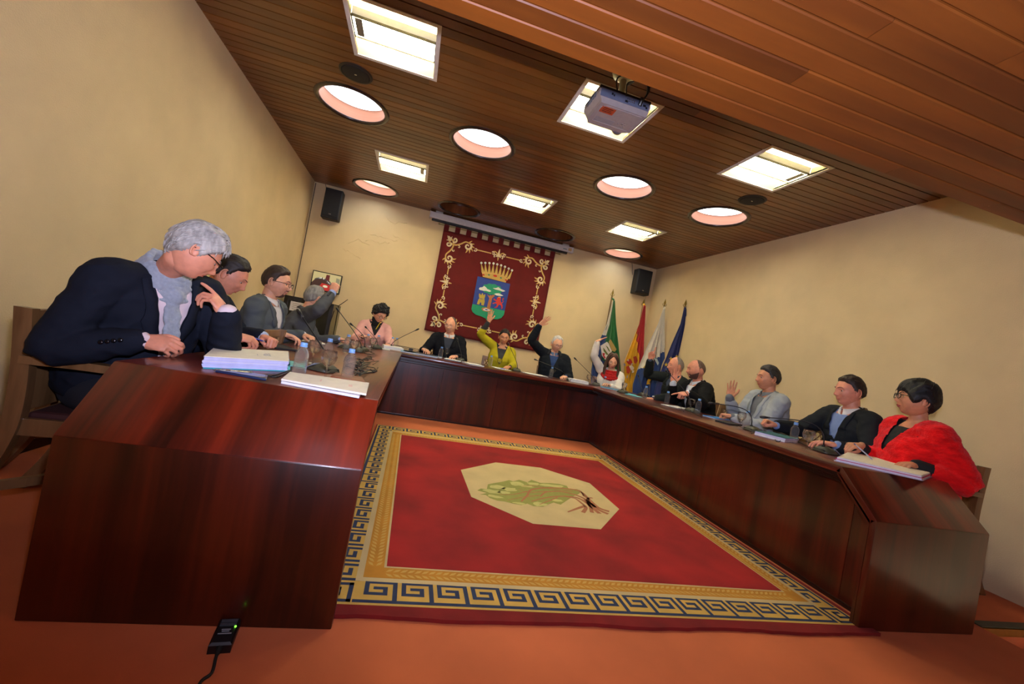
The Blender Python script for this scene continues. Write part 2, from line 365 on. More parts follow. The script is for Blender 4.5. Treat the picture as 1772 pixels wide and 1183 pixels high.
# the two arms
def arm(side):
    L=side=='left'
    xo,xi=(LXO,LXI) if L else (RXO,RXI); yf,yt=(YFL,YTL) if L else (YFR,YTR); s=1 if L else -1   # s: towards the room centre
    r=empty('council_desk',((xo+xi)/2,(yf+YBI)/2,0),'%s arm of the dark mahogany council desk with a sloping end%s'%(('left','') if L else ('right',' by the steps')),'desk','mahogany council desk units')
    T=.04; x0,x1=sorted((xo,xi)); ye=YBI-.002 if L else YBI-.002
    top=MB().prism([(x0,yt,ZT),(x1,yt,ZT),(x1,ye,ZT),(x0,ye,ZT)],(0,0,-T)); bevel(top.build('desktop',M_dy,r),.006)
    # sloped board and front board
    n=V((0,-(ZT-ZC),(yt-yf))).normalized()*-.022
    sl=MB().prism([(x0,yt,ZT),(x1,yt,ZT),(x1,yf,ZC),(x0,yf,ZC)],(0,.03,-.03)); bevel(sl.build('sloped_panel',M_dl,r),.004)
    fr=MB().prism([(x0,yf,ZC),(x1,yf,ZC),(x1,yf,0),(x0,yf,0)],(0,.03,0)); bevel(fr.build('front_panel',M_dv,r),.004)
    # side cheek of the sloped end, inner side and outer side
    for xx,d in ((xi,-s*.03),(xo,s*.03)):
        MB().prism([(xx,yf+.03,0),(xx,yf+.03,ZC-.01),(xx,yt,ZT-.045),(xx,yt+.02,ZT-.045),(xx,yf+.045,ZC-.03),(xx,yf+.045,0)],(d,0,0)).build('side_edge',M_dv,r)
    # inset modesty panels, in bays, under a dark rail
    xp=xi-s*.164; y=yt-.09 if not L else yt-.09; ys=[yt+.02]; 
    while ys[-1]<YBI+.15: ys.append(min(ys[-1]+1.21,YBI+(.162)))
    for a,b in zip(ys,ys[1:]): MB().box((xp,a+.0015,.004),(xp-s*.02,b-.0015,ZT-.085)).build('modesty_panel',M_dv,r)
    MB().prism([(xp,yf+.031,.004),(xp,yt+.018,.004),(xp,yt+.018,ZT-.085),(xp,yf+.031,ZC-.06)],(-s*.02,0,0)).build('modesty_panel',M_dv,r)
    for k,(dz0,dz1,dx) in enumerate(((.04,.062,.015),(.062,.075,.04),(.075,.10,.09))):
        MB().box((xi-s*dx,yt+.01,ZT-dz0),(xp-s*.02,YBI+(.164 if 0 else 0),ZT-dz1),bev=.003).build('rail',M_dn,r)
    MB().box((xp+s*.0,yf+.04,0),(xp+s*.012,YBI+.15,.02)).build('foot_trim',M_dn,r)
    # outer kneehole side supports
    for yy in (yt+.1,(yt+YBI)/2,YBI-.1): MB().box((xo+s*.08,yy,0),(xp-s*.02,yy+.03,ZT-T)).build('support',M_dn,r)
    return r
def bevel(o,w,seg=2):
    bm=bmesh.new(); bm.from_mesh(o.data); bmesh.ops.bevel(bm,geom=bm.edges[:],offset=w,segments=seg,affect='EDGES',profile=.5); bm.to_mesh(o.data); bm.free()
    return autosmooth(o,35)
arm('left'); arm('right')
r=empty('council_desk',((LXI+RXI)/2,YBI+.4,0),'long mahogany head desk across the far end below the crimson banner','desk','mahogany council desk units')
bevel(MB().prism([(LXO,YBI,ZT),(RXO,YBI,ZT),(RXO,YBO,ZT),(LXO,YBO,ZT)],(0,0,-.04)).build('desktop',M_dx,r),.006)
xa,xb=LXI-.164,RXI+.164; n=4
for k in range(n):
    a=xa+(xb-xa)*k/n; b=xa+(xb-xa)*(k+1)/n; MB().box((a+.0015,YBI+.164,.004),(b-.0015,YBI+.184,ZT-.085)).build('modesty_panel',M_dv,r)
for dz0,dz1,dy in ((.04,.062,.015),(.062,.075,.04),(.075,.10,.09)):
    MB().box((LXI-dy,YBI+dy,ZT-dz0),(RXI+dy,YBI+.18,ZT-dz1),bev=.003).build('rail',M_dn,r)
MB().box((xa,YBI+.152,0),(xb,YBI+.164,.02)).build('foot_trim',M_dn,r)
for xx in (LXO+.1,.4,1.2,2.0,RXO-.13): MB().box((xx,YBI+.19,0),(xx+.03,YBO-.08,ZT-.04)).build('support',M_dn,r)
# ---------------------------------------------------------------- the rug
def rug():
    X0,X1,Y0,Y1=-.18,2.452,1.54,4.52; Z=.016
    o=empty('rug',((X0+X1)/2,(Y0+Y1)/2,0),'large crimson rug with yellow and navy meander border and a tree in a cream octagon','rug')
    red=mat('crimson_pile',(.36,.010,.008),.95,var=.35,nscale=2.5,bump=.8,bscale=900,bdist=.003)
    dred=mat('dark_red_pile',(.26,.009,.007),.95,var=.2,nscale=8,bump=.9,bscale=700,bdist=.004)
    yel=mat('yellow_pile',(.74,.46,.09),.95,var=.1,nscale=8,bump=.7,bscale=900,bdist=.003); nav=mat('navy_pile',(.028,.045,.10),.95,var=.15,nscale=20,bump=.7,bscale=900,bdist=.003)
    gold=mat('gold_pile',(.62,.27,.02),.95,var=.1,nscale=8,bump=.7,bscale=900,bdist=.003); pale=mat('pale_gold_pile',(.70,.42,.09),.95,var=.06,bump=.7,bscale=900,bdist=.003)
    crm=mat('cream_pile',(.68,.52,.24),.95,var=.07,nscale=5,bump=.7,bscale=900,bdist=.003)
    rnd=random.Random(2)
    # base slab with slightly wavy front edge
    N=60; fr=[(X0+(X1-X0)*i/N, Y0+.006*math.sin(i*.35)+.003*rnd.uniform(-1,1)) for i in range(N+1)]
    poly=[(x,y,.001) for x,y in fr]+[(X1,Y1,.001),(X0,Y1,.001)]
    MB().prism(poly,(0,0,Z-.001)).build('base',dred,o)
    def flat(name,poly,z,mt,par=o):
        m=MB().prism([(x,y,Z) for x,y in poly],(0,0,z)); return m.build(name,mt,par)
    cx0,cx1,cy0,cy1=X0+.012,X1-.035,Y0+.06,Y1-.004
    flat('yellow_border',[(cx0,cy0),(cx1,cy0),(cx1,cy1),(cx0,cy1)],.0012,yel)
    # greek key
    kw=.122; ko=.02
    U=[(-.25,0),(.76,0),(.76,1),(0,1),(0,.40),(.50,.40),(.50,.70),(.24,.70)]
    def key(p0,dirv,nrm,n,pitch):
        m=MB(); w=.018
        for k in range(n):
            P=[V(p0)+dirv*((u)*pitch+k*pitch)+nrm*v*kw for u,v in U]
            for a,b in zip(P,P[1:]):
                d=(b-a).normalized(); nn=V((-d.y,d.x,0)); a2=a-d*w/2; b2=b+d*w/2
                m.quad(a2-nn*w/2+V((0,0,rnd.uniform(0,.0002))),b2-nn*w/2,b2+nn*w/2,a2+nn*w/2)
        return m
    xa,xb,ya,yb=cx0+ko,cx1-ko,cy0+ko,cy1-ko; zz=Z+.0018
    nx=16; px=(xb-xa-2*kw-.02)/nx; ny=19; py=(yb-ya-2*kw-.02)/ny
    m=key((xa+kw+.04,ya,zz),V((1,0,0)),V((0,1,0)),nx,px); m.v+=[];
    parts=[m,key((xb-kw-.04,yb,zz),V((-1,0,0)),V((0,-1,0)),nx,px),key((xb,ya+kw+.04,zz),V((0,1,0)),V((-1,0,0)),ny,py),key((xa,yb-kw-.04,zz),V((0,-1,0)),V((1,0,0)),ny,py)]
    for (x,y,a,b) in ((xa,ya,1,1),(xb,ya,-1,1),(xb,yb,-1,-1),(xa,yb,1,-1)):
        c=MB(); P=[V((x+a*kw*u,y+b*kw*v,zz)) for u,v in ((0,0),(.85,0),(.85,.85),(0,.85),(0,.3),(.5,.3),(.5,.6),(.25,.6))]; w=.017
        for p,q in zip(P,P[1:]):
            d=(q-p).normalized(); nn=V((-d.y,d.x,0))*w/2; c.quad(p-d*w/2-nn,q+d*w/2-nn,q+d*w/2+nn,p-d*w/2+nn)
        parts.append(c)
    for p in parts:
        vv=p.v; m2=MB(); m2.v=vv; m2.f=p.f; m2.m=p.m; ob=m2.build('key_pattern',nav,o)
    # cream line and wheat band, red field
    ix0,ix1,iy0,iy1=.08,2.185,1.862,4.20
    b=.115
    flat('cream_line',[(ix0-b,iy0-b),(ix1+b,iy0-b),(ix1+b,iy1+b),(ix0-b,iy1+b)],.0020,crm)
    b=.088
    flat('wheat_band',[(ix0-b,iy0-b),(ix1+b,iy0-b),(ix1+b,iy1+b),(ix0-b,iy1+b)],.0026,gold)
    b=.010
    flat('cream_line',[(ix0-b,iy0-b),(ix1+b,iy0-b),(ix1+b,iy1+b),(ix0-b,iy1+b)],.0034,crm)
    flat('red_field',[(ix0,iy0),(ix1,iy0),(ix1,iy1),(ix0,iy1)],.0046,red)
    lf=MB(); zl=Z+.0032
    def leaf(c,d):
        d=d.normalized(); n_=V((-d.y,d.x,0)); c=V((c[0],c[1],zl)); lf.add([c-d*.022,c+n_*.008,c+d*.022,c-n_*.008],[(0,3,2,1)])
    def band(p,q,nrm):
        p,q=V((*p,0)),V((*q,0)); d=(q-p); L=d.length; d.normalize(); k=int(L/.03); nr=V((*nrm,0))
        for i in range(k):
            c=p+d*(i+.5)*L/k
            leaf(c+nr*.018,d+nr*.75); leaf(c-nr*.018,d-nr*.75)
    c=.05
    band((ix0,iy0-c),(ix1,iy0-c),(0,1)); band((ix1+c,iy0),(ix1+c,iy1),(1,0)); band((ix0,iy1+c),(ix1,iy1+c),(0,1)); band((ix0-c,iy0),(ix0-c,iy1),(1,0))
    q=lf.build('wheat_leaves',pale,o); q['kind']='stuff'
    # medallion
    oct_=[(.567,3.317),(.92,3.648),(1.348,3.659),(1.711,3.369),(1.709,2.827),(1.373,2.44),(.915,2.43),(.576,2.765)]
    flat('medallion',oct_,.0056,crm)
    tg=MC(150,150,74,.95); tl=MC(196,190,116,.95); tb=MC(176,112,74,.95); zt=Z+.0062
    TR=[(790,780)]
    def tp(x,y): # zoomed-crop coordinates of the tree drawing -> rug plane
        return PX(790+x/5.716,780+y/5.716,zt)
    crown=[(205,390),(240,372),(300,378),(310,330),(370,318),(450,305),(520,288),(560,300),(620,285),(700,310),(740,285),(830,315),(930,318),(1010,325),(1090,345),(1110,375),(1190,378),(1240,400),(1200,430),(1150,450),(1090,490),(1030,530),(960,510),(900,530),(860,550),(760,545),(700,520),(640,535),(560,520),(480,500),(400,490),(330,465),(290,435),(235,430),(300,415)]
    rr=random.Random(4); cc=[]
    for (x,y) in crown: cc.append(tp(x,y))
    MB().prism(cc,(0,0,.0005)).build('tree_crown',tg,o)
    lm=MB()
    for (x,y,a,b_) in ((420,360,80,22),(350,400,90,16),(600,325,70,18),(520,380,80,18),(760,325,60,14),(950,345,110,14),(380,450,80,14),(820,525,80,20),(470,410,60,14),(990,490,60,12),(620,520,60,10),(700,350,60,9)):
        pts=[]
        for j in range(14):
            t=2*PI*j/14; k=1+.25*rr.uniform(-1,1); pts.append(tp(x+a*math.cos(t)*k,y+a*.12*math.cos(t)+b_*math.sin(t)*k)+V((0,0,.0008)))
        lm.add(pts,[tuple(range(14))])
    lm.build('leaf_highlights',tl,o)
    br=MB()
    def stroke(P,w0,w1):
        Q=spline([(x,y,0) for x,y in P],5); Q=[tp(q.x,q.y)+V((0,0,.0012)) for q in Q]; n_=len(Q); A=[]
        for i,qq in enumerate(Q):
            d=(Q[min(i+1,n_-1)]-Q[max(i-1,0)]); d=V((-d.y,d.x,0)).normalized(); w=w0+(w1-w0)*i/(n_-1); A+=[qq-d*w/2,qq+d*w/2]
        br.add(A,[(2*i,2*i+2,2*i+3,2*i+1) for i in range(n_-1)])
    for P,a,b_ in (([(1500,625),(1400,580),(1330,520),(1240,460),(1120,420),(1000,400),(880,410),(830,450)],.035,.012),
        ([(1415,620),(1340,560),(1250,490),(1150,455),(1000,450),(850,470),(740,500)],.035,.01),([(1510,600),(1400,560),(1300,470),(1220,400),(1100,375),(900,365),(740,385),(700,440),(640,500)],.035,.014),
        ([(1250,610),(1280,560),(1240,520),(1170,470),(1080,455)],.03,.012),([(1100,605),(1180,575),(1270,545)],.012,.03),([(1340,610),(1320,550),(1270,480)],.03,.02),([(1345,465),(1300,470),(1310,510),(1380,560)],.02,.03),
        ([(1150,400),(960,380),(780,345),(650,350)],.015,.006),([(1000,460),(900,500),(820,530)],.014,.006),([(700,400),(560,430),(420,430)],.012,.005),([(820,440),(640,460),(500,490)],.012,.005),([(1260,450),(1230,400),(1200,390)],.016,.008),([(900,400),(700,410),(620,380)],.012,.006)):
        stroke(P,a,b_)
    br.build('tree_branches',tb,o)
def PX(u,v,z):
    """point of the horizontal plane at height z seen at photograph position u, v (used once, at build time)"""
    d=_R*((u-886)/FPX)-_U*((v-591.5)/FPX)+_F; return EYE+d*((z-EYE.z)/d.z)
def PY(u,v,y): d=_R*((u-886)/FPX)-_U*((v-591.5)/FPX)+_F; return EYE+d*(y/d.y)
def PXX(u,v,x): d=_R*((u-886)/FPX)-_U*((v-591.5)/FPX)+_F; return EYE+d*(x/d.x)
rug()
# ---------------------------------------------------------------- people
def remesh(mb,vox,smooth=3,fac=.5):
    me=bpy.data.meshes.new('tmp'); me.from_pydata([tuple(v) for v in mb.v],[],mb.f)
    ob=link(bpy.data.objects.new('tmp',me)); r=ob.modifiers.new('r','REMESH'); r.mode='VOXEL'; r.voxel_size=vox
    if smooth: s=ob.modifiers.new('s','SMOOTH'); s.iterations=smooth; s.factor=fac
    ev=ob.evaluated_get(bpy.context.evaluated_depsgraph_get()); m2=ev.to_mesh()
    n=len(m2.vertices); co=np.empty(n*3); m2.vertices.foreach_get('co',co); vs=co.reshape(-1,3)
    fs=[tuple(p.vertices) for p in m2.polygons]; no=np.empty(n*3); m2.vertices.foreach_get('normal',no); no=no.reshape(-1,3)
    ev.to_mesh_clear(); bpy.data.objects.remove(ob); bpy.data.meshes.remove(me)
    return vs,fs,no
def wrinkle(vs,no,amp,sc,seed):
    if amp<=0: return vs
    out=vs.copy()
    for i in range(len(vs)):
        p=V(vs[i]); q=V((p.x*sc+seed,p.y*sc,p.z*sc*1.6)); d=noise.noise(q)+.5*noise.noise(q*2.3)
        out[i]+=no[i]*amp*(1-abs(d)*2.4)
    return out
def sstep(x,a,b): 
    t=np.clip((x-a)/(b-a),0,1); return t*t*(3-2*t)
NLAT,NLON=60,80
_lat=np.linspace(0.03,PI-.03,NLAT); _az=np.linspace(-PI,PI,NLON,endpoint=False)
# denser in front of the face
_az=_az-.42*np.sin(_az)
LA,AZ=np.meshgrid(_lat,_az,indexing='ij')
DX=(np.sin(LA)*np.sin(AZ)).ravel(); DY=(np.sin(LA)*np.cos(AZ)).ravel(); DZ=(np.cos(LA)).ravel()
HF=[(i*NLON+j,(i+1)*NLON+j,(i+1)*NLON+(j+1)%NLON,i*NLON+(j+1)%NLON) for i in range(NLAT-1) for j in range(NLON)]
HF+= [tuple(range(NLON)),tuple((NLAT-1)*NLON+j for j in range(NLON))[::-1]]
def head_pts(sex,feat=True,fat=0):
    a,b,c=(.0755,.098,.118) if sex=='m' else (.070,.092,.112)
    a+=fat*.6
    t=np.clip(-DZ,0,1); u=np.clip(DZ,0,1)
    x=a*DX*(1-.20*t**1.3+fat*2*t); yy=np.sign(DY)*np.abs(DY)**.92
    y=b*yy; y=np.where(DY>0,y*(1-.10*t**2-.10*u**2),y*(1-.42*t**1.1)*(1+.04*np.exp(-((DZ-.25)/.3)**2)))
    y=y+.010*t*np.where(DY>0,1,0)*sstep(DY,0,.4)
    z=c*DZ
    if feat:
        F=sstep(y,.02,.06)
        g=lambda x0,z0,sx,sz: np.exp(-((x-x0)/sx)**2-((z-z0)/sz)**2)
        gs=lambda x0,z0,sx,sz: g(x0,z0,sx,sz)+g(-x0,z0,sx,sz)
        k=1 if sex=='m' else .82
        dy=.011*k*g(0,-.004,.010,.026)+.019*k*g(0,-.030,.012,.013)+.007*k*gs(.012,-.035,.007,.007)
        dy+=-.011*gs(.031,.002,.016,.012)+.006*k*gs(.026,.022,.022,.008)+.004*gs(.042,-.025,.017,.016)
        dy+=.007*g(0,-.0585,.020,.006)+.0065*g(0,-.0700,.017,.006)-.006*g(0,-.0640,.022,.0026)-.004*g(0,-.080,.016,.006)
        dy+=.010*k*g(0,-.098,.020,.016)-.004*gs(.03,-.055,.012,.02)
        y=y+F*dy
    return np.stack([x,y,z],1)
HCACHE={}
def rotm(yaw,pitch,roll):
    """columns: right, forward, up. yaw degrees of forward in XY from +X, pitch down positive"""
    f=V((math.cos(math.radians(yaw)),math.sin(math.radians(yaw)),0)); r=V((f.y,-f.x,0)); u=V((0,0,1))
    q=Quaternion(r,-math.radians(pitch)); f=q@f; u=q@u
    q=Quaternion(f,math.radians(roll)); r=q@r; u=q@u
    return Matrix((r,f,u)).transposed()
def hair_mesh(sex,style,seed,R,C,sc,fat):
    base=head_pts(sex,False,fat); rnd=random.Random(seed)
    x,y,z=base.T; az=np.abs(np.arctan2(x,y))
    K={'short':([0,.45,.8,1.1,1.35,1.5,1.75,2.1,PI],[.070,.068,.055,.046,.012,-.028,.012,-.035,-.062]),
       'mature':([0,.45,.8,1.1,1.35,1.5,1.75,2.1,PI],[.082,.088,.085,.05,-.005,-.03,.012,-.04,-.068]),
       'swept':([0,.45,.8,1.1,1.35,1.5,1.75,2.1,PI],[.060,.055,.035,.012,-.02,-.04,.005,-.05,-.080]),
       'bald':([0,.5,1.0,1.3,1.5,1.75,2.1,2.5,PI],[.3,.3,.3,.09,-.02,.015,-.03,-.055,-.062]),
       'balding':([0,.45,.8,1.1,1.35,1.5,1.75,2.1,PI],[.110,.108,.10,.06,-.005,-.03,.012,-.035,-.062]),
       'bob':([0,.45,.7,.9,1.1,1.3,1.6,2.0,PI],[.030,.026,.016,-.012,-.035,-.03,.000,-.05,-.085]),
       'curly':([0,.45,.8,1.1,1.35,1.6,1.9,2.3,PI],[.052,.048,.03,.0,-.03,-.03,-.03,-.07,-.085]),
       'long':([0,.3,.6,.9,1.2,1.5,1.8,2.2,PI],[.085,.070,.040,.0,-.05,-.09,-.10,-.11,-.115]),
       'pulled':([0,.45,.8,1.1,1.35,1.6,1.9,2.3,PI],[.068,.064,.04,.015,-.01,-.005,.0,-.055,-.07])}[style]
    zt=np.interp(az,K[0],K[1]); th={'short':.012,'mature':.012,'swept':.021,'bald':.0035,'balding':.005,'bob':.022,'curly':.024,'long':.016,'pulled':.011}[style]
    fade=sstep(z-zt,0.0,.022)
    nx=base/np.array([.0755,.098,.118])**2; nx/=np.linalg.norm(nx,axis=1)[:,None]
    n1=np.array([noise.noise(V((a*40+seed,b*18,c*18))) for a,b,c in base]); n2=np.array([noise.noise(V((a*(130 if style!='curly' else 60)+seed,b*(30 if style!='curly' else 60),c*(30 if style!='curly' else 60)))) for a,b,c in base])
    am={'curly':.009,'bald':.0,'balding':.001}.get(style,.0022)
    top=1+.5*sstep(DZ,.3,.9)*(style in('short','swept','bob','mature'))
    off=fade*(th*top*(1+.25*n1)+am*n2*2)-(1-fade)*.003
    if style=='bald': off=off*.6
    v=base+nx*off[:,None]
    keep=(z>zt-.008)
    f=[q for q in HF if all(keep[i] for i in q)]
    m=MB()
    pts=[C+R@(V(p)*sc) for p in v]; m.add(pts,f)
    # loose locks following the surface
    nl={'short':150,'mature':120,'swept':420,'bob':170,'curly':0,'long':0,'pulled':60}.get(style,0)
    idx=[i for i in range(len(z)) if z[i]>zt[i]+.012]
    comb={'short':V((0,.5,.35)),'mature':V((.1,.5,.35)),'swept':V((.2,-.75,.0)),'bob':V((0,.25,-1)),'pulled':V((0,-1,.1))}.get(style,V((0,1,0)))
    for _ in range(nl):
        i=rnd.choice(idx); p=V(v[i]); n_=V(nx[i]); 
        d=comb+V((rnd.uniform(-.18,.18),rnd.uniform(-.18,.18),rnd.uniform(-.18,.18)))
        if style=='swept' : d=V((p.x*7,-.7+ (1.2 if p.y>.05 else 0),-.5+(.3 if p.z>.09 else 0)))+V((rnd.uniform(-.25,.25),rnd.uniform(-.2,.2),rnd.uniform(-.2,.2)))
        if style in('short','mature') and p.z<.05: d=V((0,-.2,-1))
        d=(d-n_*d.dot(n_)); 
        if d.length<1e-3: continue
        d.normalize(); L={'short':.022,'mature':.022,'swept':.05,'bob':.045,'pulled':.05}[style]*rnd.uniform(.7,1.3)
        Q=[]
        for k in range(5):
            t=k/4-.5; q=p+d*L*t; q=q-n_*(L*L*t*t/.2)+n_*rnd.uniform(-.002,-.0005); Q.append(C+R@(q*sc))
        w=.0032 if style!='swept' else .0042
        m.tube(Q,[w*.4,w,w*1.05,w*.8,w*.15],4,flat=.55)
    if style=='curly':
        for _ in range(260):
            i=rnd.choice(idx); p=V(v[i])+V(nx[i])*rnd.uniform(-.004,.006); r=rnd.uniform(.006,.012)
            m.ell(C+R@(p*sc),r,r,r,None,6,5)
    if style=='long':
        for s in (-1,1):
            for k in range(16):
                a=.35+k*.10+rnd.uniform(-.03,.03); x0=s*.066*math.sin(min(a+.5,PI/2)); 
                P=[(s*.012,.02-.006*k,.118),(s*.05,.045-.008*k,.10),(s*.083,.05-.010*k,.02),(s*(.088+.004*(k%3)),.045-.010*k,-.06),(s*(.095+.006*(k%4)),.045-.012*k,-.15),(s*(.09+.01*(k%3)),.065-.012*k,-.24-.02*(k%4)),(s*(.075+.01*(k%3)),.08-.012*k,-.31-.03*(k%3))]
                m.tube(spline([C+R@(V(q)*sc) for q in P[:3]]+[C+R@(V(P[2])*sc)+ (V((0,0,-1))*(abs(q[2])-.0)*.97+R@V((q[0]-P[2][0],q[1]-P[2][1],0)))*sc for q in P[3:]],4),[.006]+[.013]*18+[.011,.008,.004][:0]+[.010]*5+[.004],6)
    if style=='pulled':
        m.ell(C+R@(V((0,-.105,-.01))*sc),.032*sc,.026*sc,.034*sc,R,12,8)
    return m
def build_hand(pose,vox=.0033):
    """right hand: wrist at origin, fingers +y, back of hand +z, thumb at -x"""
    if pose in HCACHE: return HCACHE[pose]
    m=MB(); E=lambda cx,cy,cz,a,b,c: m.ell((cx,cy,cz),a,b,c,None,12,8)
    m.rings([[V((cx+a*math.cos(2*PI*j/14),yy,cz+b*math.sin(2*PI*j/14))) for j in range(14)] for yy,a,b,cx,cz in ((-.034,.024,.019,0,0),(-.015,.026,.0185,0,0),(.0,.028,.018,0,0),(.02,.034,.0185,-.001,0),(.05,.041,.016,-.001,.0),(.075,.041,.0135,0,.001),(.094,.036,.010,.001,.0))])
    E(-.022,.03,-.010,.016,.030,.011); E(.026,.035,-.008,.012,.030,.010)
    C={'open':[(3,4,3)]*4,'rest':[(22,30,18),(26,34,20),(30,38,20),(34,40,22)],'fist':[(75,85,45),(80,88,45),(82,90,45),(82,90,45)],'soft':[(38,52,30),(44,56,30),(50,60,30),(54,62,30)],
       'pen':[(40,48,18),(48,58,25),(60,68,35),(66,72,35)],'point':[(4,5,3),(70,85,45),(75,88,45),(78,88,45)],'cheek':[(8,10,6),(42,48,28),(50,55,30),(54,58,30)],'two':[(8,10,5),(60,80,40),(75,88,45),(78,88,45)]}[pose]
    X=[-.029,-.0095,.0105,.029]; Y=[.092,.097,.093,.083]; L=[(.041,.025,.019),(.045,.029,.020),(.042,.027,.020),(.033,.020,.018)]; R0=[.0092,.0095,.009,.0078]; sp={'open':(9,3,-3,-11)}.get(pose,(4,1,-2,-5))
    for i in range(4):
        p=V((X[i],Y[i]-.016,0)); a=0; P=[p]; r=[R0[i]*1.05]; s=math.radians(sp[i]); p=V((X[i],Y[i],0)); P.append(p); r.append(R0[i]*1.02)
        for k in range(3):
            a+=math.radians(C[i][k]); d=V((-math.sin(s)*math.cos(a),math.cos(s)*math.cos(a),-math.sin(a))); p=p+d*L[i][k]; P.append(p); r.append(R0[i]*(.93,.86,.70)[k])
        Q=[];rr=[]
        for k in range(len(P)-1):
            for t in (0,.5): Q.append(P[k].lerp(P[k+1],t)); rr.append(r[k]*(1-t)+r[k+1]*t)
        Q.append(P[-1]); rr.append(r[-1]); m.tube(Q,rr,10,dome=True)
    T={'open':[(-.020,.022,-.004),(-.043,.052,-.006),(-.062,.078,-.006),(-.072,.104,-.004)],'fist':[(-.020,.020,-.006),(-.038,.048,-.020),(-.034,.075,-.034),(-.012,.082,-.040)],
       'pen':[(-.020,.020,-.006),(-.036,.048,-.022),(-.036,.080,-.034),(-.026,.104,-.042)],'point':[(-.020,.020,-.006),(-.036,.048,-.020),(-.034,.075,-.032),(-.012,.085,-.036)]}
    T['two']=T['point']; t=T.get(pose,[(-.020,.020,-.006),(-.042,.048,-.014),(-.052,.076,-.020),(-.050,.102,-.026)])
    m.tube(spline(t,3),[.0145,.014,.0135,.013,.0125,.0118,.011,.0105,.0098,.0085][:10],10,dome=True)
    vs,fs,no=remesh(m,vox,2,.5)
    HCACHE[pose]=(vs,fs); return HCACHE[pose]
def hand_at(mb,side,pose,wrist,fdir,palm,sc,mi=0):
    vs,fs=build_hand(pose); f=V(fdir).normalized(); b=-V(palm); b=(b-f*b.dot(f)).normalized(); x=f.cross(b)   # right-handed: x=y×z
    s=1 if side=='R' else -1; w=V(wrist)
    pts=[w+(x*(p[0]*s)+f*p[1]+b*p[2])*sc for p in vs]
    mb.add(pts,fs if s==1 else [q[::-1] for q in fs],mi)
    return x,f,b
def ring_pts(c,r,f,a,b,n=22,e=2.4,yo=0):
    out=[]
    for j in range(n):
        t=2*PI*j/n; cx,sy=math.cos(t),math.sin(t)
        out.append(c+r*(a*math.copysign(abs(cx)**(2/e),cx))+f*(b*math.copysign(abs(sy)**(2/e),sy)+yo))
    return out
PROFILE={'m':[(-.04,.155,.105,0),(.0,.168,.118,0),(.12,.175,.125,.0),(.35,.160,.118,.004),(.58,.172,.122,.008),(.76,.180,.115,.004),(.88,.165,.095,0),(.95,.115,.078,-.002),(1.0,.066,.064,0)],
         'f':[(-.04,.155,.105,0),(.0,.168,.118,0),(.12,.172,.122,.0),(.35,.138,.10,.004),(.58,.152,.118,.018),(.72,.158,.118,.016),(.86,.145,.088,.002),(.95,.10,.070,0),(1.0,.056,.056,0)]}
_pc=[0]
SKINS={'fair':(226,164,130),'tan':(208,142,104),'ruddy':(220,146,114),'olive':(188,124,88)}
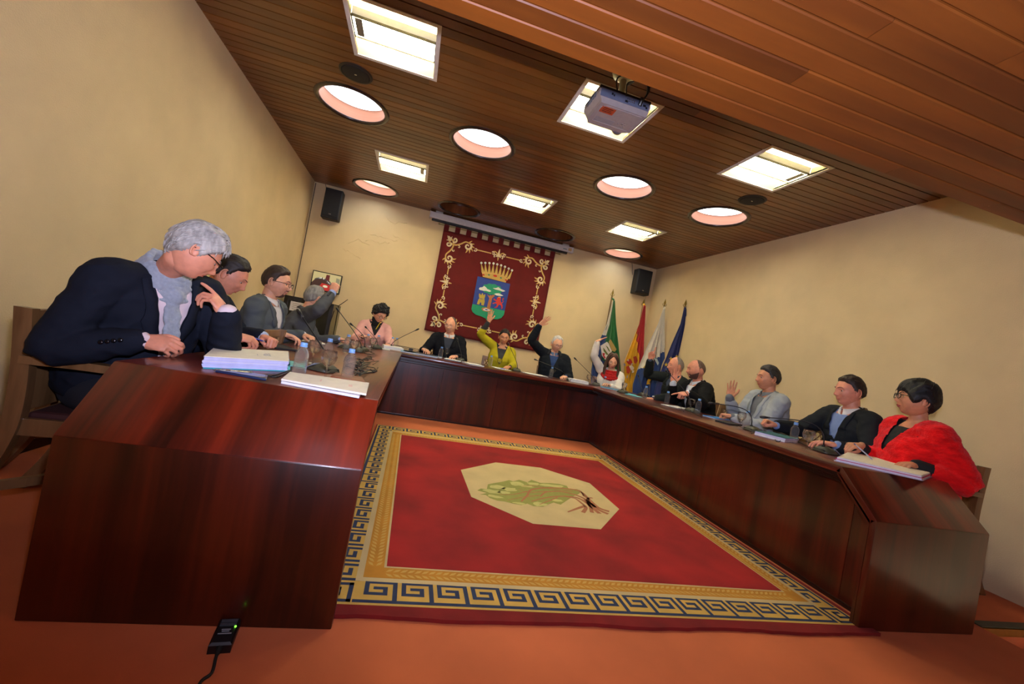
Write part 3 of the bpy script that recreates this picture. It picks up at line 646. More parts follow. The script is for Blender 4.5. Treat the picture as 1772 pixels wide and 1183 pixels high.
def person(label,head,yaw,hyaw=None,hpitch=0,hroll=0,lean=0,side=0,sex='m',skin='fair',hair=('short',(30,24,20)),arms=None,jacket=(30,32,38),shirt=(210,212,220),trousers=(34,36,42),
           v=.30,lapel=True,twist=0,belly=0,fat=0,glasses=None,collar=True,sleeve=None,fuzz=0,extra=None,vox=.010,size=1.0,cuff=None,sc=1.0,beard=None,lidlow=.20,bulk=.0,brow=None,seatz=.46,vback=0,legs=True,tie=None,nb=None,name='person',wr=.0045,zipup=False,lips=None):
    hyaw=yaw if hyaw is None else hyaw
    C=V(head); R=rotm(hyaw,hpitch,hroll); rx,hf,hu=R.col[0].copy(),R.col[1].copy(),R.col[2].copy()
    f=V((math.cos(math.radians(yaw)),math.sin(math.radians(yaw)),0)); r=V((f.y,-f.x,0)); Z=V((0,0,1))
    sp=(Z+f*lean*1.5+r*side*1.3).normalized()
    B=C-hu*.065*sc-hf*.022*sc; N=B-sp*.085*sc-f*.004 if nb is None else V(nb)
    Pz=seatz+.085; P=V((N.x,N.y,Pz))-f*lean-r*side
    _pc[0]+=1; root=empty(name,(P.x,P.y,seatz),label,'person','councillors seated around the desks')
    T=lambda p: p
    spine=bez(P,P+Z*.22+f*lean*.15,N-sp*.2-f*.01,N,40)
    def sec(t):
        k=max(0,min(40,t*40)); i=int(min(39,k)); c=spine[i].lerp(spine[i+1],k-i); tg=(spine[min(40,i+2)]-spine[max(0,i-1)]).normalized()
        if t<0: c=c+Z*t*.5
        tw=math.radians(twist)*max(0,t); rr=(Quaternion(Z,tw)@r); rr=(rr-tg*rr.dot(tg)).normalized(); ff=tg.cross(rr)*1; 
        if ff.dot(f)<0: ff=-ff
        return c,rr,ff,tg
    wf=size
    def torso(mb,d,t1=1.0,t0=-.04):
        Rg=[]
        for (t,a,b,o) in PROFILE[sex]:
            if t>t1 or t<t0: continue
            c,rr,ff,tg=sec(t); bb=b+belly*math.exp(-((t-.3)/.25)**2)*.5; Rg.append(ring_pts(c,rr,ff,(a*wf+d+bulk*(t<.93)),bb*wf+d+bulk*(t<.93),yo=o+belly*.5*math.exp(-((t-.3)/.25)**2)))
        mb.rings(Rg)
    c9,r9,f9,u9=sec(.90)
    SH={}; EL={}; WR={}
    A=arms or {}
    for s_,sg in (('R',1),('L',-1)):
        a=A.get(s_,{}); up=a.get('raise',0); sh=c9+r9*sg*(.172*wf if sex=='m' else .148*wf)+Z*up*.5+f9*a.get('fw',.01)
        w=V(a['w']) if 'w' in a else sh+f9*.28+r9*sg*.02-Z*.30
        L1,L2=(.285*wf,.255*wf) if sex=='m' else (.26*wf,.235*wf); d=(w-sh); D=d.length
        if D>(L1+L2)*.985: k=D/((L1+L2)*.985); L1*=k; L2*=k
        if D<abs(L1-L2)*1.05+.02: D=abs(L1-L2)*1.05+.02
        pole=V(a.get('pole',(0,0,-1))) if 'pole' in a else (-Z*.9+r9*sg*.5-f9*.2)
        x=(L1*L1-L2*L2+D*D)/(2*D); hgt=math.sqrt(max(1e-6,L1*L1-x*x)); dn=d.normalized(); pl=(pole-dn*pole.dot(dn)).normalized(); el=sh+dn*x+pl*hgt
        SH[s_],EL[s_],WR[s_]=sh,el,w
    def arm(mb,s_,d,end=0.0,thin=0,k=1.0):
        sh,el,w=SH[s_],EL[s_],WR[s_]; dn=(w-el).normalized(); we=w-dn*end
        inn=sh+(c9-sh)*.45
        P_=[inn,sh,sh.lerp(el,.3),sh.lerp(el,.7),el,el.lerp(we,.25),el.lerp(we,.6),we]; rr=[.060,.060,.055,.046,.042,.044,.038,.029]
        ff=1 if sex=='m' else .86
        # round the elbow
        P_[4]=el*.86+(sh.lerp(el,.85)+el.lerp(we,.15))*.07
        mb.tube(spline(P_,3),[ (q*ff*wf+d) for q in np.interp(np.linspace(0,7,22),range(8),rr)],14,dome=True)
    # body: skin surface of the whole figure
    b=MB(); torso(b,0)
    for s_ in 'RL': arm(b,s_,0)
    knees={}
    for sg in (1,-1):
        h=P+r*sg*.095; k=h+f*.40+r*sg*.05; k.z=seatz+.085; an=k+f*.02; an.z=.09; knees[sg]=(h,k,an)
        if legs: b.tube(spline([h,h.lerp(k,.5),k,k.lerp(an,.4),an],3),[.088,.084,.08,.074,.070,.064,.056,.056,.056,.052,.046,.042,.038],12,dome=True)
    b.tube([N-u9*.05,N,B,C-hu*.02-hf*.02],[.066*sc,.056*sc if sex=='m' else .049*sc,.055*sc if sex=='m' else .047*sc,.05*sc],14)
    for sg in (1,-1): b.tube([N+u9*.035,N+(c9-N)*.5+r9*sg*.075,SH['R' if sg>0 else 'L'].lerp(c9,.25)],[.035,.042,.05],10)
    vs,fs,no=remesh(b,.013,4)
    sk=SKINS[skin] if isinstance(skin,str) else skin
    M_s=MC(*sk,.52,sss=.08,var=.13,nscale=26,bump=.4,bscale=220,bdist=.0008); M_lip=MC(*(lips or [int(c*k) for c,k in zip(sk,(.90,.74,.72))]),.4)
    ms=[M_s,M_lip]
    body=MB(); body.add(vs,fs)
    hp=head_pts(sex,True,fat); hv=[C+R@(V(p)*sc) for p in hp]
    mi=[]
    for q in HF:
        c=hp[list(q)].mean(0); mi.append(0)
    n0=len(body.f); body.add(hv,HF); body.m[n0:]=mi
    surf=lambda x0,z0: float(hp[np.argmin((hp[:,0]-x0)**2+(hp[:,2]-z0)**2+(hp[:,1]<0)*9)][1])
    W=lambda p: C+R@(V(p)*sc)
    hw=float(hp[:,0].max())
    for s_ in (-1,1):
        er=R@Matrix.Rotation(s_*-.25,3,'Z')@Matrix.Rotation(.2,3,'X')
        body.ell(W((s_*(hw+.001),-.010,-.010)),.008*sc,.017*sc,.031*sc,er,10,8)
        P_=[W((s_*(hw+.008),-.010+.019*math.cos(t),-.008+.031*math.sin(t))) for t in np.linspace(.1,4.6,12)]
        body.tube(P_,.0042*sc,6)
        # eyelids
        ey=surf(s_*.031,.002)-.008
        for up_,ang in ((1,-lidlow),(-1,.55)):
            pts=[];n=10;mrow=5
            for i in range(mrow+1):
                el_=(PI/2)*(i/mrow) if up_>0 else -(PI/2)*(i/mrow)
                a0=(-ang if up_<0 else 0)
                row=[]
                for j in range(n+1):
                    z_=PI*j/n; v_=V((.0142*math.cos(z_),.0142*math.sin(z_)*math.cos(el_),.0142*math.sin(z_)*math.sin(el_)))
                    q=Matrix.Rotation((-lidlow+.50) if up_>0 else -.46,3,'X'); v_=q@v_
                    row.append(W(V((s_*.031,ey,.001))+v_))
                pts.append(row)
            body.rings(pts,cap=False,closed=False)
    for s_ in 'RL':
        a=A.get(s_,{}); dn=(WR[s_]-EL[s_]).normalized()
        hand_at(body,s_,a.get('pose','rest'),WR[s_],a.get('f',dn),a.get('palm',(0,0,-1)),(1.0 if sex=='m' else .90)*a.get('s',1)*sc)
    body.build('body',ms,root,smooth=True)
    lp=MB(); 
    for z0,rr_ in ((-.0595,.0030),(-.0685,.0036)):
        P_=[W((x,surf(x,z0)-.0012-.10*abs(x)*.3,z0+(.0022*(1-abs(x)/.008) if z0>-.06 and abs(x)<.008 else 0)+(-.0045*(abs(x)/.021)**2 if z0>-.06 else .0045*(abs(x)/.021)**2))) for x in np.linspace(-.021,.021,11)]
        lp.tube(P_,[.0008*sc]+[rr_*sc*(.55+.45*math.cos((i-5)/5*1.2)) for i in range(1,10)]+[.0008*sc],8)
    lp.build('lips',M_lip,root,smooth=True)
    # eyes
    for s_ in (-1,1):
        ey=surf(s_*.031,.002)-.008; e=MB(); c=W((s_*.031,ey,.001)); e.ell(c,.0128*sc,.0128*sc,.0128*sc,R,14,10)
        g=R@V((0,1,-.12)).normalized(); e.ell(c+g*.0076*sc,.0068*sc,.0068*sc,.0068*sc,R,10,8,1); e.ell(c+g*.0122*sc,.0032*sc,.0032*sc,.0032*sc,R,8,6,2)
        e.build('eye',[MC(196,184,172,.25),MC(58,38,24,.1),MC(8,8,8,.1)],root,smooth=True)
        bc=brow or hair[1]; bm_=MB(); P_=[(s_*x,surf(s_*x,z)+.0015,z) for x,z in ((.012,.0205),(.022,.0255),(.034,.0275),(.047,.0215))]
        bm_.tube([W(p) for p in P_],[.002,.0032,.003,.0012],6,flat=.7); bm_.build('eyebrow',MC(*bc,.8),root,smooth=True)
    if hair[0]!='none':
        hm=hair_mesh(sex,hair[0],_pc[0],R,C,sc,fat)
        hc=MC(*hair[1],.58,var=.35,nscale=60,bump=.5,bscale=260,bdist=.001,stretch=(1,1,.3))
        hm.build('hair',hc,root,smooth=True)
    if beard:
        x,y,z=hp.T; az=np.abs(np.arctan2(x,y)); lim=np.interp(az,[0,.35,.6,.9,1.3,1.5,1.6],[-.046,-.046,-.052,-.05,-.03,-.02,-9]); lo=(z<lim)&(z>-.112)&(az<1.55)
        if beard[0]=='goatee': lo=(((np.abs(x)<.027)&(z<-.044)&(z>-.112)))&(y>0)
        mouth=(np.abs(x)<.021)&(z<-.053)&(z>-.077); lo&=~mouth; nrm=hp/np.linalg.norm(hp,axis=1)[:,None]
        bv=hp+nrm*.0016+nrm*.0012*np.array([noise.noise(V(p)*300) for p in hp])[:,None]
        MB().add([W(p) for p in bv],[q for q in HF if all(lo[i] for i in q)]).build('beard',MC(*beard[1],.8,var=.3,nscale=300,bump=.6,bscale=600),root,smooth=True)
    if glasses:
        g=MB(); gc=MC(*glasses[0],.25); yl=surf(0,.0)+.004; rl=.021
        for s_ in (-1,1):
            P_=[W((s_*.031+.0235*math.cos(t)*(1),yl-.001-.004*abs(math.cos(t)) ,-.002+(.0165 if glasses[1]!='round' else .0215)*math.sin(t))) for t in np.linspace(0,2*PI,19)]
            g.tube(P_,.0016*glasses[2] if len(glasses)>2 else .0016,6)
            g.tube([W((s_*.054,yl-.004,.006)),W((s_*(hw+.004),.055,.007)),W((s_*(hw+.005),.0,.006)),W((s_*(hw+.004),-.022,-.006))],.0017*(glasses[2] if len(glasses)>2 else 1),6)
        g.tube([W((-.009,yl,.004)),W((0,yl+.003,.007)),W((.009,yl,.004))],.0016,6)
        go=g.build('glasses',gc,root,smooth=True)
        for s_ in (-1,1):
            l_=MB(); l_.add([W((s_*.031+.0225*math.cos(t),yl-.002,-.002+(.0158 if glasses[1]!='round' else .020)*math.sin(t))) for t in np.linspace(0,2*PI,18,endpoint=False)],[tuple(range(18))])
            l_.build('lens',M_lens,go)
    # clothes
    shirtm=MC(*shirt,.8,var=.05,bump=.3,bscale=120,bdist=.001)
    cm_=MC(*collar,.8,var=.05) if isinstance(collar,tuple) else shirtm
    s1=MB(); torso(s1,.009,t1=.96)
    for s_ in 'RL': arm(s1,s_,.007,A.get(s_,{}).get('cuffend',.012)); 
    if jacket is None or v>0 or cuff: 
        for sg in (1,-1): s1.tube([N+u9*.0,N+(c9-N)*.5+r9*sg*.07,SH['R' if sg>0 else 'L'].lerp(c9,.25)],[.045,.048,.055],10)
        vs,fs,no=remesh(s1,vox,4); vs=wrinkle(vs,no,wr*.5,9,_pc[0]); MB().add(vs,fs).build('shirt' if sex=='m' else 'blouse',shirtm,root,smooth=True)
    if collar:
        m=MB(); n=22; 
        Q=[]
        for rad,h in ((.062,-.012),(.064,.028),(.070,.030),(.080,.004)):
            row=[]
            for j in range(n+1):
                t=PI/2+.09+(2*PI-.18)*j/n; k=1.0 if sex=='m' else .88
                row.append(N+r9*math.cos(t)*rad*k*sc+f9*(math.sin(t)*rad*k*sc+ (.006 if math.sin(t)>0 else 0))+u9*(h-.012*max(0,math.sin(t))-(.022*max(0,math.sin(t))**6 if rad>.075 else 0)))
            Q.append(row)
        m.rings(Q,cap=False,closed=False); m.build('collar',cm_,root,smooth=True)
    if jacket is not None:
        jm=fuzz_mat(jacket) if fuzz else MC(*jacket,.85,var=.10,nscale=8,bump=.35,bscale=300,bdist=.0012,spec=.15)
        j=MB(); dj=.020; torso(j,dj,t1=.955 if v>0 else 1.0)
        for s_ in 'RL': arm(j,s_,dj*.85 if not fuzz else .028,A.get(s_,{}).get('sleeve',.03))
        for sg in (1,-1): j.tube([N+u9*.006-f9*.012,N+(c9-N)*.45+r9*sg*.075-f9*.008,SH['R' if sg>0 else 'L'].lerp(c9,.22)],[.046,.056,.070],12)
        for fn in (extra or []):
            if callable(fn) and getattr(fn,'vol',0): fn(j,locals())
        vs,fs,no=remesh(j,vox,5); vs=wrinkle(vs,no,wr if not fuzz else .006,7,_pc[0]*3)
        bm=bmesh.new(); bv=[bm.verts.new(tuple(p)) for p in vs]
        for q in fs:
            try: bm.faces.new([bv[i] for i in q])
            except ValueError: pass
        O=None
        if v>0:
            cO,rO,fO,uO=sec(.95-v*1.7 if v*1.7<.9 else .08); top=N; u=(top-cO).normalized(); kk=.078/((top-cO).length); O=cO
            rr=(r9-u*r9.dot(u)).normalized(); ff=u.cross(rr); ff=ff if ff.dot(f)>0 else -ff
            for sg in (1,-1):
                nn=(rr*sg-u*kk).normalized()
                geo=[q for q in bm.faces if (q.calc_center_median()-O).dot(ff)>.0]; ed=list({e for q in geo for e in q.edges}); vv=list({x for q in geo for x in q.verts})
                bmesh.ops.bisect_plane(bm,geom=geo+ed+vv,plane_co=O,plane_no=nn,dist=1e-5)
            dl=[]
            for q in bm.faces:
                c=q.calc_center_median()-O; h=c.dot(u); 
                if .0<c.dot(ff)<.155+belly*.9 and h>0 and abs(c.dot(rr))<kk*h-1e-5: dl.append(q)
            bmesh.ops.delete(bm,geom=dl,context='FACES')
        bm.verts.index_update(); bm.verts.ensure_lookup_table()
        jv=[x.co.copy() for x in bm.verts]; jf=[[x.index for x in q.verts] for q in bm.faces]
        tree=BVHTree.FromPolygons(jv,jf); bm.free()
        if fuzz: jv=[p+V((noise.noise(p*90),noise.noise(p*90+V((9,9,9))),noise.noise(p*90+V((5,1,7)))))*.004 for p in jv]
        jo=MB().add(jv,jf).build('sweater' if fuzz else ('jacket' if not zipup else 'padded_jacket'),jm,root,smooth=True)
        if v>0 and lapel:
            for sg in (1,-1):
                rows=[]; L=(N-O).length
                for i in range(15):
                    h=L*(.0+1.0*i/14); w0=kk*h; wl=.012+.062*min(1,(i/14)*1.5) if i<9 else .045 if i>9 else .05
                    ws=(w0+.005,w0+wl*.5,w0+wl); row=[]
                    for wv in ws:
                        q=O+u*h+rr*sg*wv; pt=None
                        for st_ in (.30,.20,.15):
                            hit=tree.ray_cast(q+ff*st_,-ff,st_+.03)
                            if hit[0] is not None and (hit[0]-O).dot(ff)<.14+belly: pt=hit[0]+ff*.006; break
                        row.append(pt)
                    if all(p is None for p in row): row=[p+u*(L/14)-rr*sg*kk*L/14*0+rr*sg*(kk*L/14) for p in rows[-1]] if rows else [O+u*h+rr*sg*wv+ff*.01 for wv in ws]
                    for a_ in (0,1,2):
                        if row[a_] is None:
                            b_=next(x for x in ((1,2) if a_==0 else (0,2) if a_==1 else (1,0)) if row[x] is not None); row[a_]=row[b_]+rr*sg*(ws[a_]-ws[b_])
                    rows.append(row)
                # wrap behind the neck
                for t in (.5,1.0,1.57):
                    a=t; q=N+u9*.012+r9*sg*math.cos(a)*.075-f9*math.sin(a)*.072; rows.append([q+u9*.018,q+(q-N).normalized()*.012+u9*.006,q+(q-N).normalized()*.024-u9*.020])
                lm=MB(); 
                for i in range(len(rows)): pass
                th=[[p-ff*.004 for p in row] for row in rows]
                full=[row+tr[::-1] for row,tr in zip(rows,th)]; lm.rings(full,cap=True)
                lm.build('lapel',jm,root,smooth=True)
        if v>0 and not fuzz and not zipup:
            for k in range(2 if sex=='m' else 3):
                q=O-u*(.03+.085*k)+ff*.4 + (rr*.006); hit=tree.ray_cast(q,-ff,.5)
                if hit[0] is not None: MB().lathe(hit[0],[(.009,0),(.009,.004),(.004,.005)],10,ax=ff).build('button',MC(*[max(6,int(c*.6)) for c in jacket],.3),root,smooth=True)
    # cuffs
    for s_ in 'RL':
        if cuff and s_ in A or cuff:
            dn=(WR[s_]-EL[s_]).normalized(); w=WR[s_]; MB().tube([w-dn*.05,w-dn*.004],[.036*wf if sex=='m' else .032,.034*wf if sex=='m' else .03],14).build('cuff',MC(*cuff,.8),root,smooth=True)
    if legs:
        tm=MC(*trousers,.85); t_=MB(); torso(t_,.014,t1=.13)
        for sg in (1,-1):
            h,k,an=knees[sg]; t_.tube(spline([h,h.lerp(k,.5),k,k.lerp(an,.4),an],3),[.10,.097,.094,.088,.084,.078,.072,.07,.070,.066,.062,.060,.058],12,dome=True)
        vs,fs,no=remesh(t_,.016,3); MB().add(vs,fs).build('trousers',tm,root,smooth=True)
        for sg in (1,-1):
            h,k,an=knees[sg]; c=V((an.x,an.y,0)); m=MB(); m.rings([[c+f*y_+r*(w_*math.cos(a))+Z*max(.004,hh*.5+hh*.5*math.sin(a)) for a in np.linspace(0,2*PI,14,endpoint=False)] for y_,w_,hh in ((-.085,.012,.05),(-.07,.034,.09),(-.02,.040,.11),(.05,.044,.085),(.12,.048,.06),(.165,.040,.05),(.19,.015,.03))])
            m.build('shoe',MC(22,18,16,.3),root,smooth=True)
    ctx=dict(root=root,N=N,O=O if jacket is not None else None,u=u9,r=r9,f=f9,C=C,R=R,W=W,SH=SH,EL=EL,WR=WR,sec=sec,P=P,tree=tree if jacket is not None else None,sc=sc,ff=f9,B=B,surf=surf)
    for fn in (extra or []): 
        if not getattr(fn,'vol',0): fn(ctx)
    return ctx
M_lens=mat('spectacle_lens',(.9,.95,1),.02,var=0,alpha=.12)
def fuzz_mat(col):
    f=lambda c:((c/255+.055)/1.055)**2.4
    mt=mat('fuzzy_red_knit',tuple(map(f,col)),1,var=.25,nscale=14,bump=1.0,bscale=90,bdist=.006,stretch=(1,1,2.2),sheen=.12,spec=.1); return mt
# ---------------------------------------------------------------- chairs
M_cw=wood('chair_walnut',(.10,.045,.014),(.24,.12,.045),(6,6,.8),1.2,rough=.35,coat=.3,rand=.1); M_seat=MC(60,20,16,.8)
def make_chair():
    o=empty('armchair',(0,0,0))
    def bar(name,P,w,h,up=(0,1,0),mt=M_cw):
        m=MB(); m.tube(spline(P,4),w*.707,4,flat=h/w,up=up); return m.build(name,mt,o,local=True)
    for s in (-1,1):
        # back leg sweeping out and back, continuing as the back post
        m=MB(); P=spline([(-.43,s*.235,0),(-.335,s*.235,.16),(-.27,s*.235,.36),(-.255,s*.235,.5),(-.265,s*.235,.68),(-.285,s*.235,.855)],5); R_=[]
        for i,p in enumerate(P): a=.022; b=.026; R_.append([p+V((x*b,y*a,0)) for x,y in ((-1,-1),(1,-1),(1,1),(-1,1))])
        m.rings(R_); m.build('back_post',M_cw,o,local=True)
        m=MB(); P=spline([(.22,s*.225,0),(.215,s*.225,.2),(.20,s*.225,.44),(.17,s*.235,.60),(.10,s*.245,.655)],4)
        m.rings([[p+V((x*.02,y*.018,0)) for x,y in ((-1,-1),(1,-1),(1,1),(-1,1))] for p in P]); m.build('front_leg',M_cw,o,local=True)
        m=MB(); P=spline([(-.265,s*.24,.665),(-.1,s*.262,.672),(.08,s*.265,.668),(.17,s*.25,.655)],5)
        m.rings([[p+V((0,y*.026,z*.015)) for y,z in ((-1,-1),(1,-1),(1,1),(-1,1))] for p in P]); m.build('armrest',M_cw,o,local=True)
    MB().box((-.285,-.215,.80),(-.262,.215,.852),bev=.004).build('top_rail',M_cw,o,local=True)
    MB().box((-.272,-.215,.46),(-.256,.215,.66),bev=.003).build('back_panel',M_cw,o,local=True)
    MB().box((-.278,-.215,.655),(-.258,.215,.70),bev=.003).build('lower_rail',M_cw,o,local=True)
    for k in range(7):
        y=-.19+k*.064
        for d in (-1,1):
            a=V((-.272,y-d*.045,.70)); b=V((-.276,y+d*.045,.80))
            a.y=max(-.213,min(.213,a.y)); b.y=max(-.213,min(.213,b.y))
            MB().tube([a,b],.0075,4).build('lattice_bar',M_cw,o,local=True)
    for n,a,b in (('seat_rail',(.19,-.2,.38),(.215,.2,.445)),('seat_rail',(-.27,-.215,.38),(-.245,.215,.445)),('seat_rail',(-.25,-.24,.38),(.2,-.215,.445)),('seat_rail',(-.25,.215,.38),(.2,.24,.445))):
        MB().box(a,b,bev=.003).build(n,M_cw,o,local=True)
    MB().box((-.24,-.21,.43),(.205,.21,.465),bev=.015).build('seat_cushion',M_seat,o,local=True)
    m=MB(); P=spline([(.21,-.22,.17),(.10,-.10,.17),(.04,0,.17),(.10,.10,.17),(.21,.22,.17)],5)
    m.rings([[p+V((x*.016,0,z*.018)) for x,z in ((-1,-1),(1,-1),(1,1),(-1,1))] for p in P]); m.build('stretcher',M_cw,o,local=True)
    m=MB(); P=spline([(-.33,-.22,.17),(-.2,-.10,.17),(-.14,0,.17),(-.2,.10,.17),(-.33,.22,.17)],5)
    m.rings([[p+V((x*.016,0,z*.018)) for x,z in ((-1,-1),(1,-1),(1,1),(-1,1))] for p in P]); m.build('stretcher',M_cw,o,local=True)
    MB().box((-.16,-.02,.155),(.06,.02,.182),bev=.003).build('stretcher',M_cw,o,local=True)
    return o
_ch=[None]
def chair(x,y,deg,label):
    if _ch[0] is None: _ch[0]=make_chair(); o=_ch[0]
    else: o=copy_tree(_ch[0])
    o.location=(x,y,0); o.rotation_euler=(0,0,math.radians(deg)); tag(o,label,'chair','carved wooden armchairs around the desks'); return o
# ---------------------------------------------------------------- things the people wear
def scarf_grey(c):
    N,u,r,f,C,R=c['N'],c['u'],c['r'],c['f'],c['C'],c['R']; m=MB(); rnd=random.Random(8)
    for k in range(6):
        P=[]
        for j in range(25):
            t=2*PI*j/24; P.append(N+u*(.045-.018*k-.025*math.sin(t)+.004*math.sin(5*t+k))+r*math.cos(t)*(.072+.007*k)+f*(math.sin(t)*(.072+.007*k)+.004))
        m.tube(P,.014,8,flat=.8)
    kn=N+f*.098-u*.055
    m.ell(kn,.036,.03,.042,None,14,10)
    for s,L in ((1,.40),(-1,.44)):
        for k in range(2):
            P=[kn-u*.01+r*s*.008]
            for i in range(1,9):
                t=i/8; P.append(kn+r*(s*.010+(k-.5)*.016+ .004*math.sin(i))+f*(.014+.02*t+.05*math.sin(t*1.5))*.9-V((0,0,L*t)))
            m.tube(P,[.012]+[.017]*8,8,flat=.5,up=tuple(f))
    vs,fs,no=remesh(m,.005,3); vs=wrinkle(vs,no,.0035,16,4)
    MB().add(vs,fs).build('scarf',MC(150,158,168,.9,var=.1,nscale=90,bump=.6,bscale=500,sheen=.3),c['root'],smooth=True)
def scarf_red(c):
    N,u,r,f=c['N'],c['u'],c['r'],c['f']; m=MB()
    for k in range(4):
        P=[N+u*(.012-.036*k*(.35+.65*max(0,math.sin(t)))-.02)+r*math.cos(t)*(.084+.014*k)+f*(math.sin(t)*(.088+.016*k)+.018) for t in np.linspace(0,2*PI,25)]
        m.tube(P,.019,8)
    vs,fs,no=remesh(m,.007,3); vs=wrinkle(vs,no,.006,30,2)
    MB().add(vs,fs).build('scarf',MC(176,22,18,.95,var=.25,nscale=80,bump=1,bscale=220,bdist=.003),c['root'],smooth=True)
def turtleneck(col):
    def g(c):
        N,u,B,sc=c['N'],c['u'],c['B'],c['sc']; m=MB(); m.tube([N-u*.03,N+u*.01,N+(B-N)*.55,N+(B-N)*.85],[.085,.064,.058,.060],20); m.build('turtleneck',MC(*col,.9),c['root'],smooth=True)
    return g
def watch(s,col,face):
    def g(c):
        w=c['WR'][s]; d=(w-c['EL'][s]).normalized(); w=w-d*.012; m=MB(); m.tube([w-d*.012,w+d*.012],.034,18); m.build('watch_strap',MC(*col,.4),c['root'],smooth=True)
        n=(V((0,0,1))-d*d.z).normalized(); MB().lathe(w+n*.030,[(.019,0),(.019,.006),(.015,.008)],18,ax=n).build('watch_face',MC(*face,.2),c['root'])
    return g
def earrings(c):
    for s in (-1,1): MB().ell(c['W']((s*.079,-.006,-.045)),.005,.005,.005,None,8,6).build('earring',MC(235,232,225,.2),c['root'],smooth=True)
def bracelet(s):
    def g(c):
        w=c['WR'][s]; d=(w-c['EL'][s]).normalized(); w=w-d*.03; x=d.orthogonal().normalized(); y=d.cross(x)
        MB().tube([w+x*math.cos(t)*.034+y*math.sin(t)*.034 for t in np.linspace(0,2*PI,20)],.003,6).build('bracelet',MC(214,170,70,.2,metal=1),c['root'],smooth=True)
    return g
def hood(c):
    N,u,r,f=c['N'],c['u'],c['r'],c['f']; m=MB()
    for k in range(3):
        P=[N+u*(.03-.02*k+ .012*math.cos(t))+r*math.sin(t)*(.085+.01*k)-f*(math.cos(t)*(.085+.012*k)-.02) for t in np.linspace(-2.3,2.3,21)]
        m.tube(P,.02,8)
    vs,fs,no=remesh(m,.008,2); MB().add(vs,fs).build('hood_collar',MC(20,24,30,.6),c['root'],smooth=True)
def quilting(c):
    t=c['tree']; root=c['root']; m=MB()
    for k in range(6):
        cc,rr,ff,tg=c['sec'](.15+.13*k); P=[]
        for j in range(25):
            a=2*PI*j/24; d=rr*math.cos(a)+ff*math.sin(a); h=t.ray_cast(cc+d*.5,-d,.5)
            if h[0] is not None: P.append(h[0]+d*.001)
        if len(P)>8: m.tube(P,.004,5)
    m.build('quilt_seam',MC(12,14,14,.5),root)
def tie(c):
    O,N=c['O'],c['N']; f=c['f']; t=c['tree']; u=(N-O).normalized(); P=[]
    a=MB(); 
    base=N+f*.068-u*.02
    a.prism([base+c['r']*.018,base-c['r']*.018,base-c['r']*.012-u*.035+f*.01,base+c['r']*.012-u*.035+f*.01],f*.012)
    a.prism([base-u*.03+c['r']*.011+f*.012,base-u*.03-c['r']*.011+f*.012,base-u*.26-c['r']*.03+f*.075,base-u*.26+c['r']*.03+f*.075],f*.006)
    m=mat('patterned_tie',(.30,.25,.2),.6,var=0); nt=m.node_tree; w=nt.nodes.new('ShaderNodeTexChecker'); w.inputs['Scale'].default_value=28; w.inputs[1].default_value=(.7,.66,.6,1); w.inputs[2].default_value=(.04,.03,.02,1); tc=nt.nodes.new('ShaderNodeTexCoord'); nt.links.new(tc.outputs['Object'],w.inputs[0]); nt.links.new(w.outputs[0],nt.nodes['Principled BSDF'].inputs['Base Color'])
    a.build('tie',m,c['root'])
def placket(c):   # shirt buttons
    N,O,f=c['N'],c['O'],c['f']; u=(N-O).normalized()
    for k in range(3):
        q=O+u*(.06+.08*k); MB().lathe(q+f*(.012+.05),[(.005,0),(.004,.003)],8,ax=f).build('shirt_button',MC(60,60,64,.4),c['root'])
def sleeve_buttons(s):
    def g(c):
        w,e=c['WR'][s],c['EL'][s]; d=(w-e).normalized(); o=(V((0,-1,.1))-d*V((0,-1,.1)).dot(d)).normalized(); t=c['tree']
        for k in range(4):
            h=t.ray_cast(w-d*(.05+.019*k)+o*.2,-o,.2)
            if h[0] is not None: MB().lathe(h[0],[(.0085,0),(.0085,.004),(.004,.006)],10,ax=o).build('sleeve_button',MC(12,12,16,.25),c['root'],smooth=True)
    return g
def collar_white(c):
    N,r,f,u=c['N'],c['r'],c['f'],c['u']
    for nm,col,k in (('shirt_collar',(226,224,222),0),('coat_collar',(120,92,62),1)):
        Q=[]
        for rad,h in ((.064+.02*k,-.005),(.066+.02*k,.03-.004*k),(.074+.022*k,.032-.004*k),(.088+.03*k,-.004-.02*k)):
            a=.12 if k==0 else 1.35
            Q.append([N+r*math.cos(t)*rad+f*math.sin(t)*rad+u*(h-.016*max(0,math.sin(t))-(.03*max(0,math.sin(t))**5 if rad>.08 and k==0 else 0)) for t in np.linspace(PI/2+a,PI/2+2*PI-a,24)])
        MB().rings(Q,cap=False,closed=False).build(nm,MC(*col,.8),c['root'],smooth=True)
# ---------------------------------------------------------------- the people
def Pz(u,v,z): return tuple(PX(u,v,z))
def Px(u,v,x): return tuple(PXX(u,v,x))
def Py(u,v,y): return tuple(PY(u,v,y))
BLK=(18,19,22)
person('person in navy coat and grey scarf leaning on the desk, hand at cheek',(-.925,2.01,1.19),-30,hyaw=34,hpitch=30,hroll=-4,lean=.20,nb=(-1.06,2.10,1.075),skin='ruddy',hair=('swept',(168,164,156)),glasses=((14,14,16),'sq',1.3),
  jacket=(25,29,40),shirt=(226,206,208),trousers=(24,28,40),size=1.10,belly=.05,fat=.015,vox=.008,sc=.92,brow=(120,112,104),v=.34,side=.02,wr=.006,
  arms={'R':dict(w=(-1.00,1.93,.805),pole=(-.75,-.2,-.6),pose='soft',f=(.95,.05,-.05),palm=(-.1,.75,-.6)),'L':dict(w=(-.775,2.04,.955),pole=(.2,.3,-1),pose='cheek',f=(-.55,-.14,.58),palm=(-.5,.25,-.7),cuffend=-.012,sleeve=.004)},
  extra=[scarf_grey,sleeve_buttons('R')])
